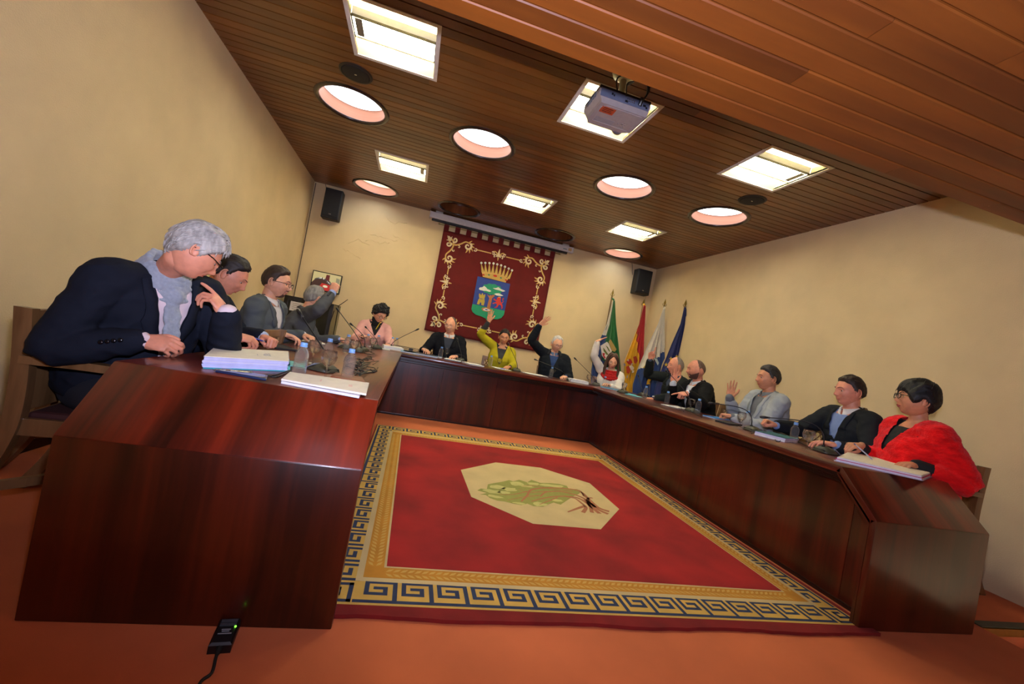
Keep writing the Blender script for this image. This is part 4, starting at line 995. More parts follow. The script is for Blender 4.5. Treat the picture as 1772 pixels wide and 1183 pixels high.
person('person in dark navy suit half hidden behind the grey-haired one, holding a pen',(-1.15,2.94,1.16),5,hyaw=12,hpitch=24,lean=.16,skin='ruddy',hair=('short',(34,26,22)),jacket=(20,25,38),shirt=(170,186,214),size=1.04,
  arms={'R':dict(w=(-.93,2.56,.83),pose='pen',f=(.9,.25,-.1),palm=(0,.4,-1)),'L':dict(w=(-.85,2.80,.83),pose='fist',f=(.75,-.6,-.05),palm=(0,-.2,-1))},cuff=(176,192,222))
person('person in grey blazer with short brown hair, glasses and goatee, sitting upright',(-1.09,3.64,1.205),-8,hyaw=-2,hpitch=3,lean=.05,hair=('short',(50,34,24)),glasses=((20,16,16),'sq',1.2),beard=('goatee',(92,62,46)),jacket=(84,90,94),shirt=(214,210,214),
  trousers=(50,54,60),v=.36,arms={'R':dict(w=(-.98,3.62,.82),pose='rest',f=(.9,.2,-.1)),'L':dict(w=(-.90,3.98,.82),pose='soft',f=(.8,-.5,-.1))})
person('person in grey blazer with grey hair raising a closed fist',(-1.0,4.55,1.165),18,hyaw=46,hpitch=8,lean=.14,hair=('mature',(132,128,120)),jacket=(82,84,86),shirt=(150,170,220),trousers=(50,54,60),glasses=((20,16,16),'sq'),
  arms={'R':dict(w=Py(575,507,4.30),pole=(.2,-1,-.3),pose='fist',f=(.12,.1,1),palm=(.2,1,.1),**{'raise':.06},cuffend=-.005,sleeve=.045),'L':dict(w=(-.72,4.72,.80),pose='rest',f=(.9,.1,-.1))},cuff=(150,170,220),extra=[sleeve_buttons('R')])
person('person in pale pink jacket and black turtleneck, curly black hair, writing',(-.47,5.95,1.175),-78,hyaw=-52,hpitch=32,lean=.06,sex='f',hair=('curly',(18,15,15)),glasses=((50,30,22),'sq',1.2),jacket=(222,166,158),shirt=(14,14,16),collar=False,lapel=False,v=.16,sc=1.04,
  arms={'R':dict(w=Py(628,582,5.62),pose='pen',f=(.8,-.4,.1),palm=(.3,0,-1)),'L':dict(w=(-.27,5.66,.79),pose='rest',f=(-.1,-1,0))},extra=[turtleneck((14,14,16)),bracelet('R'),earrings])
person('person in dark suit with bald head and thin glasses, papers in front',(.494,6.0,1.205),-95,hyaw=-112,hpitch=9,lean=.03,hair=('balding',(96,84,74)),glasses=((120,110,100),'sq',.7),jacket=(20,21,27),shirt=(42,48,62),collar=(206,206,208),v=.3,
  arms={'R':dict(w=Py(733,604,5.70),pose='rest',f=(.3,-.9,0)),'L':dict(w=(.62,5.68,.80),pose='rest',f=(-.5,-.9,0))})
person('person in mustard yellow jacket raising an open hand',(1.285,6.0,1.19),-100,hyaw=-98,hpitch=14,lean=.02,sex='f',skin='tan',hair=('pulled',(28,18,14)),jacket=(176,164,32),shirt=(40,42,46),collar=False,lapel=False,v=.30,
  arms={'R':dict(w=Py(846,556,5.9),pole=(-1,0,-.4),pose='open',f=(.0,-.05,1),palm=(0,-1,0),**{'raise':.10},fw=.0,sleeve=.11,cuffend=.02),'L':dict(w=(1.36,5.62,.79),pose='rest',f=(-.6,-.8,0))})
person('person in dark zipped jacket with white hair and glasses raising one hand high',(2.10,6.0,1.235),-105,hyaw=-88,hpitch=14,lean=.03,hair=('mature',(205,203,198)),glasses=((50,46,44),'sq'),jacket=(26,30,36),collar=(90,110,140),shirt=(34,62,110),v=.22,lapel=False,size=1.05,brow=(190,186,180),
  arms={'R':dict(w=Py(934,562,5.85),pole=(-1,0,-.4),pose='open',f=(.55,-.3,.75),palm=(.3,-.9,-.2),**{'raise':.10}),'L':dict(w=(2.2,5.65,.79),pose='rest')},extra=[hood])
person('person with long brown hair and red scarf, hand raised before green flag',(2.90,5.70,1.135),-118,hyaw=-112,hpitch=16,lean=.02,sex='f',hair=('long',(70,42,26)),jacket=(226,218,208),shirt=(220,212,204),collar=False,v=0,lapel=False,sc=.97,
  arms={'R':dict(w=Py(1034,590,5.66),pole=(-1,0,-.5),pose='open',f=(.75,.1,.5),palm=(.4,-.2,-.8),**{'raise':.09}),'L':dict(w=(2.78,5.42,.79),pose='rest')},extra=[scarf_red],lips=(190,60,60))
person('person in black quilted jacket with cropped grey hair pointing one finger up',(3.42,4.93,1.225),178,hyaw=168,hpitch=4,lean=.06,skin='ruddy',hair=('bald',(128,116,104)),jacket=(34,38,36),shirt=(60,70,90),zipup=True,v=.12,lapel=False,bulk=.012,
  arms={'R':dict(w=Px(1125,622,3.10),pole=(0,.6,-.8),pose='point',f=(.05,0,1),palm=(-.3,-1,0),**{'raise':.07}),'L':dict(w=Px(1130,690,3.02),pose='rest',f=(-.9,.2,-.1))},extra=[quilting,watch('L',(170,30,24),(235,235,230))])
person('bald person in black suit with brown beard raising an open palm',(3.30,4.36,1.205),172,hyaw=166,hpitch=6,lean=.12,skin='ruddy',hair=('bald',(96,72,58)),beard=('full',(96,66,52)),jacket=(19,20,21),shirt=(206,214,226),size=1.10,belly=.04,fat=.06,
  arms={'R':dict(w=Px(1165,664,3.06),pole=(.2,.5,-1),pose='open',f=(-.05,0,1),palm=(-.3,-1,0),cuffend=-.01),'L':dict(w=Px(1190,680,2.90),pole=(.3,-.6,-1),pose='point',f=(-.9,-.1,-.25),palm=(-.2,.3,-1))},cuff=(222,224,230),extra=[tie,watch('L',(40,60,120),(190,200,215))],brow=(70,48,38))
person('person in light grey blazer with short dark hair, open hand raised in front',(3.40,3.42,1.225),170,hyaw=163,hpitch=2,lean=.05,skin='tan',hair=('short',(38,34,32)),jacket=(158,164,168),shirt=(104,108,114),trousers=(50,54,70),size=1.06,belly=.03,v=.33,vox=.009,wr=.006,
  arms={'R':dict(w=Px(1263,690,3.17),pole=(.0,.3,-1),pose='open',f=(-.05,.0,1),palm=(-.45,-1,.05),cuffend=-.02,sleeve=.02),'L':dict(w=(3.07,3.42,.80),pole=(.3,-.7,-1),pose='fist',f=(-.6,.75,0))},extra=[placket])
person('person in dark blazer over light blue sweater with white collar and brown hair',(3.40,2.63,1.21),168,hyaw=163,hpitch=5,lean=.07,skin='ruddy',hair=('short',(42,28,20)),jacket=(30,33,37),shirt=(120,142,190),collar=False,size=1.05,v=.34,vox=.009,
  arms={'R':dict(w=(2.98,2.84,.83),pose='fist',f=(-.6,.2,.2)),'L':dict(w=(3.02,2.36,.80),pole=(.3,-.6,-1),pose='rest',f=(-.7,.6,0))},extra=[lambda c:collar_white(c)])
person('person in fuzzy red V-neck sweater with black bob and glasses, pen in hand',(3.335,2.13,1.215),158,hyaw=141,hpitch=-4,lean=.05,sex='f',skin='tan',hair=('bob',(10,10,13)),glasses=((60,48,22),'sq',1.8),jacket=(236,24,26),shirt=(15,15,17),collar=False,lapel=False,fuzz=1,v=.22,size=1.16,belly=.06,fat=.05,bulk=.02,vox=.009,lips=(170,50,56),sc=1.04,
  arms={'R':dict(w=(3.12,2.27,.835),pole=(.5,.3,-1),pose='pen',f=(-.95,.1,-.15),palm=(0,.3,-1),sleeve=.10,cuffend=.02),'L':dict(w=(3.17,1.98,.80),pole=(.5,-.6,-.9),pose='rest',f=(-.98,-.05,-.1),palm=(0,.0,-1),sleeve=.12,cuffend=.01)},cuff=(15,15,17),extra=[earrings])
chair(-1.13,2.2,8,'carved walnut armchair at the left edge under the person in navy coat')
# ---------------------------------------------------------------- banner, screen, wall things
def smooth_cloth(name,fn,nu,nv,mats,parent,fm=None,thick=.004,nrm=V((0,1,0))):
    """two-sided cloth from fn(u,v)->point with thickness along nrm"""
    P=[[V(fn(i/nu,j/nv)) for i in range(nu+1)] for j in range(nv+1)]; n=(nu+1)*(nv+1); vs=[p for r in P for p in r]; fs=[];mi=[]
    for j in range(nv):
        for i in range(nu):
            a=j*(nu+1)+i; fs.append((a,a+1,a+nu+2,a+nu+1)); mi.append(fm((i+.5)/nu,(j+.5)/nv) if fm else 0)
    back=[tuple(q+n for q in f[::-1]) for f in fs]; vs+=[p+nrm*thick for p in vs]; mi+=mi; fs+=back
    per=[i for i in range(nu+1)]+[j*(nu+1)+nu for j in range(1,nv+1)]+[nv*(nu+1)+i for i in range(nu-1,-1,-1)]+[j*(nu+1) for j in range(nv-1,0,-1)]
    for a,b in zip(per,per[1:]+per[:1]): fs.append((a,a+n,b+n,b)); mi.append(0)
    return meshobj(name,vs,fs,mats,parent,mi,True)
def banner():
    X0,X1,Z0,Z1=.170,2.150,1.075,2.775; y=YB-.045
    o=empty('banner',((X0+X1)/2,y,Z0),'large crimson velvet banner with gold scroll border and crowned blue shield on the far wall','banner')
    vel=mat('crimson_velvet',(.115,.003,.003),.9,var=.2,nscale=4,bump=.3,bscale=400); gold=MC(206,168,88,.5); pale=MC(222,204,160,.55)
    smooth_cloth('cloth',lambda u,v:(X0+(X1-X0)*u+.012*math.sin(v*3)*(1-u)*v,y+.006*math.sin(u*19+v*2)*(.3+.7*v)+.004*math.sin(u*7-v*4),Z1+(Z0-Z1)*v-.010*math.sin(u*PI)*v),60,40,vel,o)
    for k in range(11):
        x=X0+.0+(X1-X0-.085)*k/10; MB().box((x,y-.004,Z1-.01),(x+.085,y+.022,Z1+.095),bev=.004).build('hanging_loop',vel,o)
    MB().tube([(X0-.07,y+.010,Z1+.078),(X1+.07,y+.010,Z1+.078)],.009,10).build('rod',MC(150,132,70,.3,metal=.8),o)
    for x,s in ((X0-.07,-1),(X1+.07,1)): MB().ell((x+s*.012,y+.01,Z1+.078),.02,.012,.012).build('rod_finial',MC(150,132,70,.3,metal=.8),o,smooth=True)
    yy=y-.012
    S=MB(); G=MB()
    def stroke(mb,P,w,z=0):
        Q=spline([(a,0,b) for a,b in P],4); n=len(Q); R_=[]
        for i,q in enumerate(Q):
            d=Q[min(i+1,n-1)]-Q[max(i-1,0)]; d=V((-d.z,0,d.x)).normalized(); ww=(w if not callable(w) else w(i/(n-1)))/2; c=V((q.x,yy-z,q.z)); R_.append([c-d*ww,c+d*ww,c+d*ww+V((0,.004,0)),c-d*ww+V((0,.004,0))])
        mb.rings(R_)
    def spiral(mb,c,r,a0,dr,turns,w,z=0): stroke(mb,[(c[0]+r*(1-t)*math.cos(a0+dr*t*turns*2*PI)+0,c[1]+r*(1-t)*math.sin(a0+dr*t*turns*2*PI)) for t in np.linspace(0,.9,14)],w,z)
    W_,H_=X1-X0,Z1-Z0
    for cx in (0,1):
        for cz in (0,1):
            for sw in (0,1):
                L=(W_ if not sw else H_)/2
                def T(s,t):
                    if sw: s,t=t,s
                    return (X0+s if cx==0 else X1-s, Z1-t if cz==0 else Z0+t)
                def sp(s,t,r,a0,dr,tu,w,mb,z=0):
                    stroke(mb,[T(s+r*(1-q)*math.cos(a0+dr*q*tu*2*PI),t+r*(1-q)*math.sin(a0+dr*q*tu*2*PI)) for q in np.linspace(0,.88,14)],lambda q:w*(1-.5*q),z)
                stroke(G,[T(.10,.10),T(.15,.19),T(.24,.205),T(.32,.17),T(.40,.115),T(.48,.13)],lambda q:.030*(1-.35*q))
                sp(.215,.125,.045,2.2,-1,1.2,.030,S,.002); sp(.445,.178,.066,-1.0,1,1.3,.036,S,.002); sp(.30,.225,.024,-2,1,1,.014,S,.002)
                sp(.585,.200,.032,2.6,-1,1.2,.018,S,.002)
                for a in np.linspace(-1.3,1.5,6):
                    c=V((.445+.064*math.cos(a),.178+.064*math.sin(a),0)); stroke(G,[T(c.x,c.y),T(c.x+.035*math.cos(a+.35),c.y+.035*math.sin(a+.35)),T(c.x+.058*math.cos(a+.5),c.y+.058*math.sin(a+.5))],lambda q:.030*(1-.9*q))
                stroke(G,[T(.61,.200),T(L-.13,.200)],.017)
                sp(L-.10,.195,.030,-2.4,1,1.2,.018,S,.002); sp(L-.045,.225,.034,2.2,1,1.1,.020,S,.002)
                stroke(G,[T(L-.12,.175),T(L-.07,.155),T(L-.025,.19),T(L-.03,.23)],.018)
                if (cz if sw else cx)==0:
                    stroke(S,[T(L,.235),T(L-.004,.16),T(L,.10)],lambda q:.052*(1-.85*q),.004)
                    stroke(G,[T(L,.245),T(L,.30)],lambda q:.035*(1-.9*q),.001)
                stroke(S,[T(.13,.145),T(.085,.085+.02*sw)],lambda q:.05*(1-.85*q),.003); stroke(S,[T(.145,.15),T(.16,.08)],lambda q:.03*(1-.8*q),.003)
    G.build('gold_scrollwork',gold,o)['kind']='stuff'; S.build('pale_scrollwork',pale,o)['kind']='stuff'
    # shield
    def Q(x,yv,d=0): p=PY(800+x/9.1,440+yv/9.1,yy-.004-d); return p
    def pl(name,P,col,d,par=o,th=.004): return MB().prism([Q(a,b,d) for a,b in P],(0,th,0)).build(name,MC(*col,.75),par)
    sh=pl('shield',[(243,345),(755,465),(712,680),(668,885),(655,950),(615,1000),(550,1022),(480,1015),(420,1008),(380,1040),(372,1010),(300,975),(215,950),(160,905),(143,860),(160,780),(200,560)],(38,62,140),0)
    pl('shield_ground',[(160,780),(668,888),(655,950),(615,1000),(550,1022),(480,1015),(420,1008),(380,1040),(372,1010),(300,975),(215,950),(160,905),(143,860)],(22,142,100),.003)
    pl('pond_rim',[(300,855),(320,838),(370,835),(430,850),(470,875),(440,895),(380,900),(325,888)],(176,112,62),.006)
    pl('pond',[(328,860),(370,845),(430,870),(440,885),(380,890),(335,878)],(220,222,226),.009); pl('pond_water',[(345,862),(375,858),(425,878),(380,880)],(38,50,120),.012)
    pl('tree_trunk',[(392,628),(425,655),(440,640),(460,648),(490,630),(515,650),(470,690),(455,760),(432,870),(385,860),(405,760),(425,690)],(168,104,60),.006)
    crown=[(470+160*math.cos(t)+6*math.cos(9*t),550+85*math.sin(t)+5*math.sin(11*t)+.12*160*math.cos(t)) for t in np.linspace(0,2*PI,40,endpoint=False)]
    pl('tree_crown',crown,(24,142,104),.009)
    for nm,P in (('cloud',[(260,545),(275,520),(320,515),(345,495),(375,520),(395,545),(435,560),(458,578),(430,590),(380,575),(330,572),(280,560)]),('cloud',[(480,530),(530,530),(570,515),(605,545),(650,560),(677,578),(640,588),(590,568),(520,552)]),('cloud',[(498,622),(540,612),(580,612),(615,632),(648,650),(600,656),(540,645)])): pl(nm,P,(214,212,200),.012)
    pl('castle',[(230,780),(250,715),(270,690),(262,655),(265,615),(285,620),(290,635),(305,640),(308,612),(326,614),(330,640),(342,645),(345,628),(363,632),(358,668),(348,690),(352,745),(338,805),(298,795),(300,765),(288,752),(275,765),(270,790)],(186,160,60),.006)
    for P in ([(286,686),(293,688),(291,706),(284,704)],[(300,690),(307,692),(305,708),(298,706)],[(318,694),(325,696),(323,710),(316,708)]): pl('castle_window',P,(38,62,140),.011)
    pl('lion',[(545,685),(565,672),(600,675),(605,700),(600,730),(620,775),(635,800),(632,850),(612,860),(618,835),(608,800),(575,790),(550,835),(510,842),(505,832),(535,820),(548,785),(525,768),(482,778),(475,768),(510,755),(538,742),(520,725),(490,715),(495,690),(520,712),(548,715)],(206,52,36),.006)
    pl('lion_tail',[(620,762),(640,745),(630,712),(636,690),(655,688),(655,708),(640,712),(648,745),(630,772)],(206,52,36),.007); pl('lion_crown',[(568,666),(605,672),(606,682),(566,676)],(200,170,70),.010)
    # crown on the shield
    pl('crown_band',[(308,285),(400,282),(520,298),(640,335),(722,382),(712,405),(690,420),(684,445),(560,412),(430,378),(322,352),(318,322)],(186,152,78),.006)
    pl('crown_rim',[(310,284),(420,282),(540,302),(650,340),(722,382),(720,390),(650,352),(540,316),(420,296),(312,298)],(206,160,96),.010)
    tops=[(300,135),(362,135),(427,137),(491,143),(550,157),(611,173),(671,195),(730,224),(782,252)]; bases=[(325,280),(370,278),(422,280),(475,288),(530,298),(585,312),(635,332),(682,352),(722,378)]
    for (a,b),(c,d) in zip(tops,bases):
        pl('crown_spike',[(a-5,b+15),(a+5,b+15),(c+26,d+8),(c-22,d+4)],(192,160,84),.007)
        MB().lathe(Q(a,b,.012),[(.020,0),(.020,.004),(.012,.007)],14,ax=(0,-1,0)).build('crown_pearl',MC(206,206,198,.5),o)
    for (a,b,w,h,c) in ((335,321,18,13,(180,40,32)),(420,323,17,14,(30,120,92)),(518,338,32,16,(196,46,30)),(608,369,18,14,(30,120,92)),(687,405,18,13,(180,40,32))):
        pl('crown_jewel',[(a+w*math.cos(t),b+h*math.sin(t)+.2*w*math.cos(t)) for t in np.linspace(0,2*PI,4 if c[1]>100 else 12,endpoint=False)],c,.010)
banner()
def roller_screen():
    y=7.02; a=PY(745,368,y); b=PY(992,433,y); z1=HC-.035
    o=empty('roller_projection_screen',((a.x+b.x)/2,y,HC-.13),'closed white roller projection screen case mounted above the crimson banner','projection screen')
    MB().box((a.x,y,HC-.13),(b.x,y+.10,HC-.030),bev=.010).build('case',MC(206,204,204,.4),o)
    MB().box((a.x+.04,y+.02,HC-.165),(b.x-.09,y+.07,HC-.131),bev=.006).build('bottom_bar',MC(16,16,17,.5),o)
    MB().box((a.x+.08,y+.025,HC-.1315),(b.x-.12,y+.06,HC-.1285)).build('fabric_slot',MC(196,196,196,.6),o)
    for x in (a.x+.08,b.x-.2): MB().box((x,y+.02,HC-.031),(x+.12,y+.08,HC-.001),bev=.004).build('bracket',MC(180,178,172,.4),o)
    for x,s in ((a.x,-1),(b.x,1)): MB().box((x-.006 if s<0 else x-.001,y-.004,HC-.134),(x+.001 if s<0 else x+.006,y+.104,HC-.026),bev=.002).build('end_cap',MC(222,220,212,.4),o)
    MB().box((b.x-.19,y-.002,HC-.10),(b.x-.12,y,HC-.085)).build('maker_label',MC(90,120,130,.5),o); MB().box((b.x-.09,y-.003,HC-.11),(b.x-.03,y,HC-.06)).build('rating_label',MC(196,170,120,.5),o)
roller_screen()
def wall_speaker(a,b,c,d,lab):
    y=6.95; A,B,C_,D=[PY(*q,y) for q in (a,b,c,d)]; cx=(A.x+B.x+C_.x+D.x)/4; w=((B-A).length+(C_-D).length)/2; z0=(C_.z+D.z)/2; z1=(A.z+B.z)/2
    o=empty('wall_speaker',(cx,y,z0),lab,'loudspeaker','black loudspeakers high on the far wall')
    MB().box((cx-w/2,y+.01,z0),(cx+w/2,YB-.03,z1),bev=.012).build('cabinet',MC(20,20,22,.6),o)
    MB().box((cx-w/2+.012,y-.004,z0+.035),(cx+w/2-.012,y+.012,z1-.03),bev=.005).build('grille',mat('speaker_grille',(.012,.012,.013),.85,var=.3,nscale=400),o)
    MB().box((cx-.018,y-.008,z0+.06),(cx+.018,y-.003,z0+.075),bev=.002).build('badge',MC(150,150,155,.2,metal=.8),o)
    MB().box((cx-.03,YB-.05,z0+.15),(cx+.03,YB-.001,z0+.25)).build('wall_bracket',MC(24,24,26,.5),o)
    MB().tube(bez((cx-w/2-.01,YB-.02,z1-.1),(cx-w/2-.04,YB-.02,z1-.02),(cx-w/2-.03,YB-.02,z1+.02),(cx-w/2-.06,YB-.015,HC-.005)),.004,6).build('speaker_cable',MC(20,20,20,.5),o)
wall_speaker((566,322),(596,332),(582,381),(552,373),'black wall loudspeaker by the far left corner, above the television')
wall_speaker((1105,466),(1131,467),(1124,510),(1100,508),'black wall loudspeaker by the far right corner, above the flags')
def television():
    y=7.08; A,B,C_,D=[PY(*q,y) for q in ((542,467),(594,477),(585,509),(535,500))]; x0=(A.x+D.x)/2; x1=(B.x+C_.x)/2; z1=(A.z+B.z)/2; z0=(C_.z+D.z)/2
    o=empty('television',((x0+x1)/2,y,z0),'flat wall television showing the same meeting room, behind a raised fist','television')
    MB().box((x0,y,z0),(x1,y+.05,z1),bev=.006).build('housing',MC(14,12,14,.3),o); MB().box(((x0+x1)/2-.06,y+.05,z0+.1),((x0+x1)/2+.06,YB-.001,z0+.2)).build('wall_mount',MC(20,20,20,.5),o)
    sx0,sx1,sz0,sz1=x0+.014,x1-.014,z0+.02,z1-.014
    S=MB().quad((sx0,y-.001,sz0),(sx1,y-.001,sz0),(sx1,y-.001,sz1),(sx0,y-.001,sz1)).build('screen',emis('screen_wall',(.40,.35,.17),.55),o)
    def pp(nm,P,c,k,e=.4): MB().add([(sx0+(sx1-sx0)*a,y-.001-.0006*k,sz0+(sz1-sz0)*b) for a,b in P],[tuple(range(len(P)))]).build(nm,emis('screen_%s_%d'%(nm,k),c,e),S)
    pp('picture_table',[(.0,.0),(.0,.35),(.12,.62),(.35,.66),(.62,.60),(.8,.3),(.84,.0)],(.045,.018,.012),1)
    pp('picture_banner',[(.45,.62),(.47,.93),(.60,.93),(.60,.60)],(.10,.01,.008),2); pp('picture_rug',[(.22,.0),(.36,.40),(.68,.36),(.72,.0)],(.42,.02,.015),3)
    pp('picture_oval',[(.50+.09*math.cos(t),.24+.07*math.sin(t)) for t in np.linspace(0,2*PI,14,endpoint=False)],(.62,.6,.45),4); pp('picture_door',[(.85,.1),(.84,.85),(.98,.8),(.98,.1)],(.22,.21,.13),5)
    rnd=random.Random(5)
    for k in range(14):
        a=.08+.05*k; b=.5+.14*math.sin(k*.35); c=rnd.choice([(.04,.05,.08),(.6,.62,.6),(.05,.05,.05),(.3,.32,.36)]); pp('picture_figure',[(a,b),(a+.035,b),(a+.03,b+.09),(a+.005,b+.09)],c,6+k)
television()
def rack():
    x0,x1,y0,y1,z1=-1.80,-1.15,6.45,7.05,1.19
    o=empty('equipment_rack',((x0+x1)/2,(y0+y1)/2,0),'dark equipment cabinet with a taped white note in the far left corner','cabinet')
    MB().box((x0,y0+.02,.0),(x1,y1,z1),bev=.006).build('cabinet_body',MC(120,112,84,.6),o); fr=MB()
    for a,b in (((x0,z1-.06),(x1,z1)),((x0,0),(x1,.06)),((x0,.06),(x0+.05,z1-.06)),((x1-.05,.06),(x1,z1-.06))): fr.box((a[0],y0,a[1]),(b[0],y0+.02,b[1]))
    d=fr.build('door_frame',MC(18,17,17,.4),o); MB().box((x0+.05,y0+.012,.06),(x1-.05,y0+.017,z1-.06)).build('door_glass',MC(34,34,30,.12),o)
    MB().box((x0+.09,y0-.002,z1-.20),(x0+.29,y0+.003,z1-.07)).build('paper_note',MC(214,208,196,.8),o)
    m=MB(); 
    for k in range(4): m.box((x0+.12,y0-.003,z1-.095-.025*k),(x0+.12+(.12,.09,.13,.1)[k],y0-.0021,z1-.100-.025*k))
    m.build('note_writing',MC(120,100,84,.8),o)
    MB().tube([(x1-.01,y0-.004,.4),(x1-.02,y0-.01,.8),(x1+.02,y0-.01,1.1)],.006,6).build('cable',MC(16,16,16),o)
    r=empty('network_router',(-1.42,6.62,z1),'small black box with green light on top of the dark cabinet','router')
    MB().box((-1.50,6.54,z1+.001),(-1.33,6.70,z1+.05),bev=.008).build('case',MC(16,16,18,.3),r); MB().box((-1.365,6.535,z1+.018),(-1.350,6.540,z1+.028)).build('indicator_light',emis('green_led',(.05,1,.1),3),r)
    MB().box((-1.49,6.56,z1+.051),(-1.34,6.69,z1+.075),bev=.01).build('upper_box',MC(40,40,42,.25),r)
    a=empty('rack_antenna',(-1.10,6.40,1.0),'thin black antenna rods slanting beside the dark cabinet','antenna'); p=PY(586,529,6.4); q=PY(602,518,6.4); s=PY(579,527,6.4)
    MB().tube([p,q],[.006,.004],6).build('rod',MC(14,14,14,.4),a); MB().tube([p,s],[.006,.005],6).build('rod',MC(14,14,14,.4),a); MB().tube([p,(p.x,6.43,.9),(p.x+.0,6.44,.05),(p.x,6.44,.0)],.006,6).build('stand',MC(14,14,14,.4),a)
    MB().lathe((p.x,6.44,0),[(.09,0),(.09,.012),(.02,.02)],20).build('base',MC(14,14,14,.4),a)
rack()
# ---------------------------------------------------------------- flags
def flag(lab,tip,y,Lf,Rt,fm,mats,zb=.42,cols=96,seed=0,A=.035):
    """hung flag: left and right silhouette points (photo) -> real plane at depth y, folded in depth"""
    t=PY(*tip,y); o=empty('flag',(t.x,y,0),lab,'flag','flags on poles in the far right corner'); brass=MC(150,128,60,.35,metal=.7)
    MB().tube([(t.x,y,.03),(t.x,y,t.z-.12)],.014,10).build('pole',MC(112,84,48,.4),o)
    MB().lathe((t.x,y,0),[(.14,0),(.14,.02),(.05,.035),(.03,.06),(.025,.09)],24).build('pole_base',brass,o,smooth=True)
    MB().prism([(t.x,y-.004,t.z),(t.x+.020,y-.004,t.z-.07),(t.x+.010,y-.004,t.z-.105),(t.x-.010,y-.004,t.z-.105),(t.x-.020,y-.004,t.z-.07)],(0,.008,0)).build('spearhead',brass,o)
    MB().lathe((t.x,y,t.z-.15),[(.010,0),(.016,.015),(.009,.03),(.014,.045)],12).build('finial_collar',brass,o,smooth=True)
    for s in (-1,1): MB().tube(bez((t.x,y,t.z-.12),(t.x+s*.03,y,t.z-.125),(t.x+s*.04,y,t.z-.11),(t.x+s*.036,y,t.z-.085),6),.004,6).build('finial_scroll',brass,o,smooth=True)
    L=[PY(*q,y) for q in Lf]; R_=[PY(*q,y) for q in Rt]
    L.append(V((L[-1].x+(-.03),y,zb))); R_.append(V((R_[-1].x+.02,y,zb)))
    def edge(P,z):
        z=max(min(z,P[0].z),P[-1].z)
        for a,b in zip(P,P[1:]):
            if b.z<=z<=a.z: return a.x+(b.x-a.x)*(a.z-z)/max(1e-6,a.z-b.z)
        return P[-1].x
    z0=min(L[0].z,R_[0].z)
    def fn(u,v):
        z=z0+(zb-z0)*v; a,b=edge(L,z),edge(R_,z); k=min(1,.25+v*1.2)
        uu=u+.012*math.sin(u*2*PI*6+seed)
        return (a+(b-a)*uu, y-.03-A*k*(math.sin(u*2*PI*4.5+seed+v*1.5)+.4*math.sin(u*2*PI*9+2*seed)), z)
    smooth_cloth('cloth',fn,cols,90,mats,o,fm,thick=.004)
    MB().tube([fn(.5,0),(t.x,y-.01,z0+.03)],[.02,.012],8).build('tie_cord',mats[0],o,smooth=True)
    return o,fn,(y-.03-A*1.5)
def patch(o,name,P,y,col,k=0,em=0): return MB().prism([PY(a,b,y-.002*k) for a,b in P],(0,.0015,0)).build(name,MC(*col,.8),o)
F=lambda r,g,b_: MC(r,g,b_,.75,var=.1,nscale=10,sheen=.3)
G_,Wt,Bl,Rd,Ye,Nv=F(18,104,44),F(214,206,188),F(26,56,110),F(184,30,34),F(232,176,20),F(20,32,88)
def c5(P): return [(1010+a/7.39,500+b/7.39) for a,b in P]
def c6(P): return [(1070+a/6.96,510+b/6.96) for a,b in P]
o,fn,yf=flag('green white and blue flag with shield emblem, behind the raised hand',(1061.5,500),6.85,[(1059,519),(1048,560),(1036,586),(1024,612),(1020,640),(1019,680)],[(1062.5,519),(1065,560),(1070,600),(1074,640),(1080,680)],
   lambda u,v: (1 if u<.24 else 0) if v<.36 else (2 if u<.30+.10*v+ .12*(v>.6) else 0),[G_,Wt,Bl],seed=.4)
patch(o,'shield_emblem',c5([(215,725),(300,672),(322,700),(360,790),(330,880),(280,910),(235,850)]),yf,(214,206,196)); patch(o,'crown_emblem',c5([(318,672),(345,640),(420,770),(400,800),(362,790),(352,760)]),yf,(176,146,78),1)
patch(o,'leaf_emblem',c5([(250,745),(270,770),(318,838),(295,842),(255,790)]),yf,(98,110,40),2); patch(o,'leaf_emblem',c5([(282,718),(310,740),(345,805),(320,790)]),yf,(98,110,40),2); patch(o,'lion_emblem',c5([(240,815),(275,820),(265,850),(285,880),(262,885),(245,850)]),yf,(178,40,44),2)
patch(o,'green_patch',c5([(105,815),(140,795),(170,880),(195,965),(160,960)]),yf,(88,116,60),0)
o,fn,yf=flag('red and yellow flag with heraldic emblem, second flag from the left',(1115,517),6.80,[(1112,528),(1104,560),(1090,595),(1078,625),(1077,655),(1084,690)],[(1116,528),(1114,570),(1113,620),(1116,650),(1120,690)],
   lambda u,v: 1 if u>np.interp(v,[0,.24,.27,.42,.62,.8],[-.1,-.1,.12,.55,.82,1.1]) else 0,[Ye,Rd],seed=1.3)
for nm,P,c in (('crest',[(95,800),(140,765),(165,800),(170,850),(120,835)],(176,40,30)),('crest',[(95,865),(125,850),(150,900),(130,950),(100,940)],(186,60,30)),('crest',[(130,860),(165,845),(190,880),(175,915),(150,905)],(214,196,170)),('crest',[(180,745),(215,735),(235,790),(215,830),(190,820)],(170,60,30)),
   ('crest',[(62,825),(80,825),(90,850),(72,858)],(150,150,160)),('crest',[(110,775),(130,780),(125,800),(105,795)],(214,196,170)),('crest',[(165,915),(190,910),(185,935),(165,940)],(214,196,170)),('crest',[(100,975),(118,965),(112,1000),(98,1005)],(150,150,150)),('crest',[(150,830),(175,820),(180,835),(155,845)],(214,190,150))): patch(o,nm,c6(P),yf,c,1)
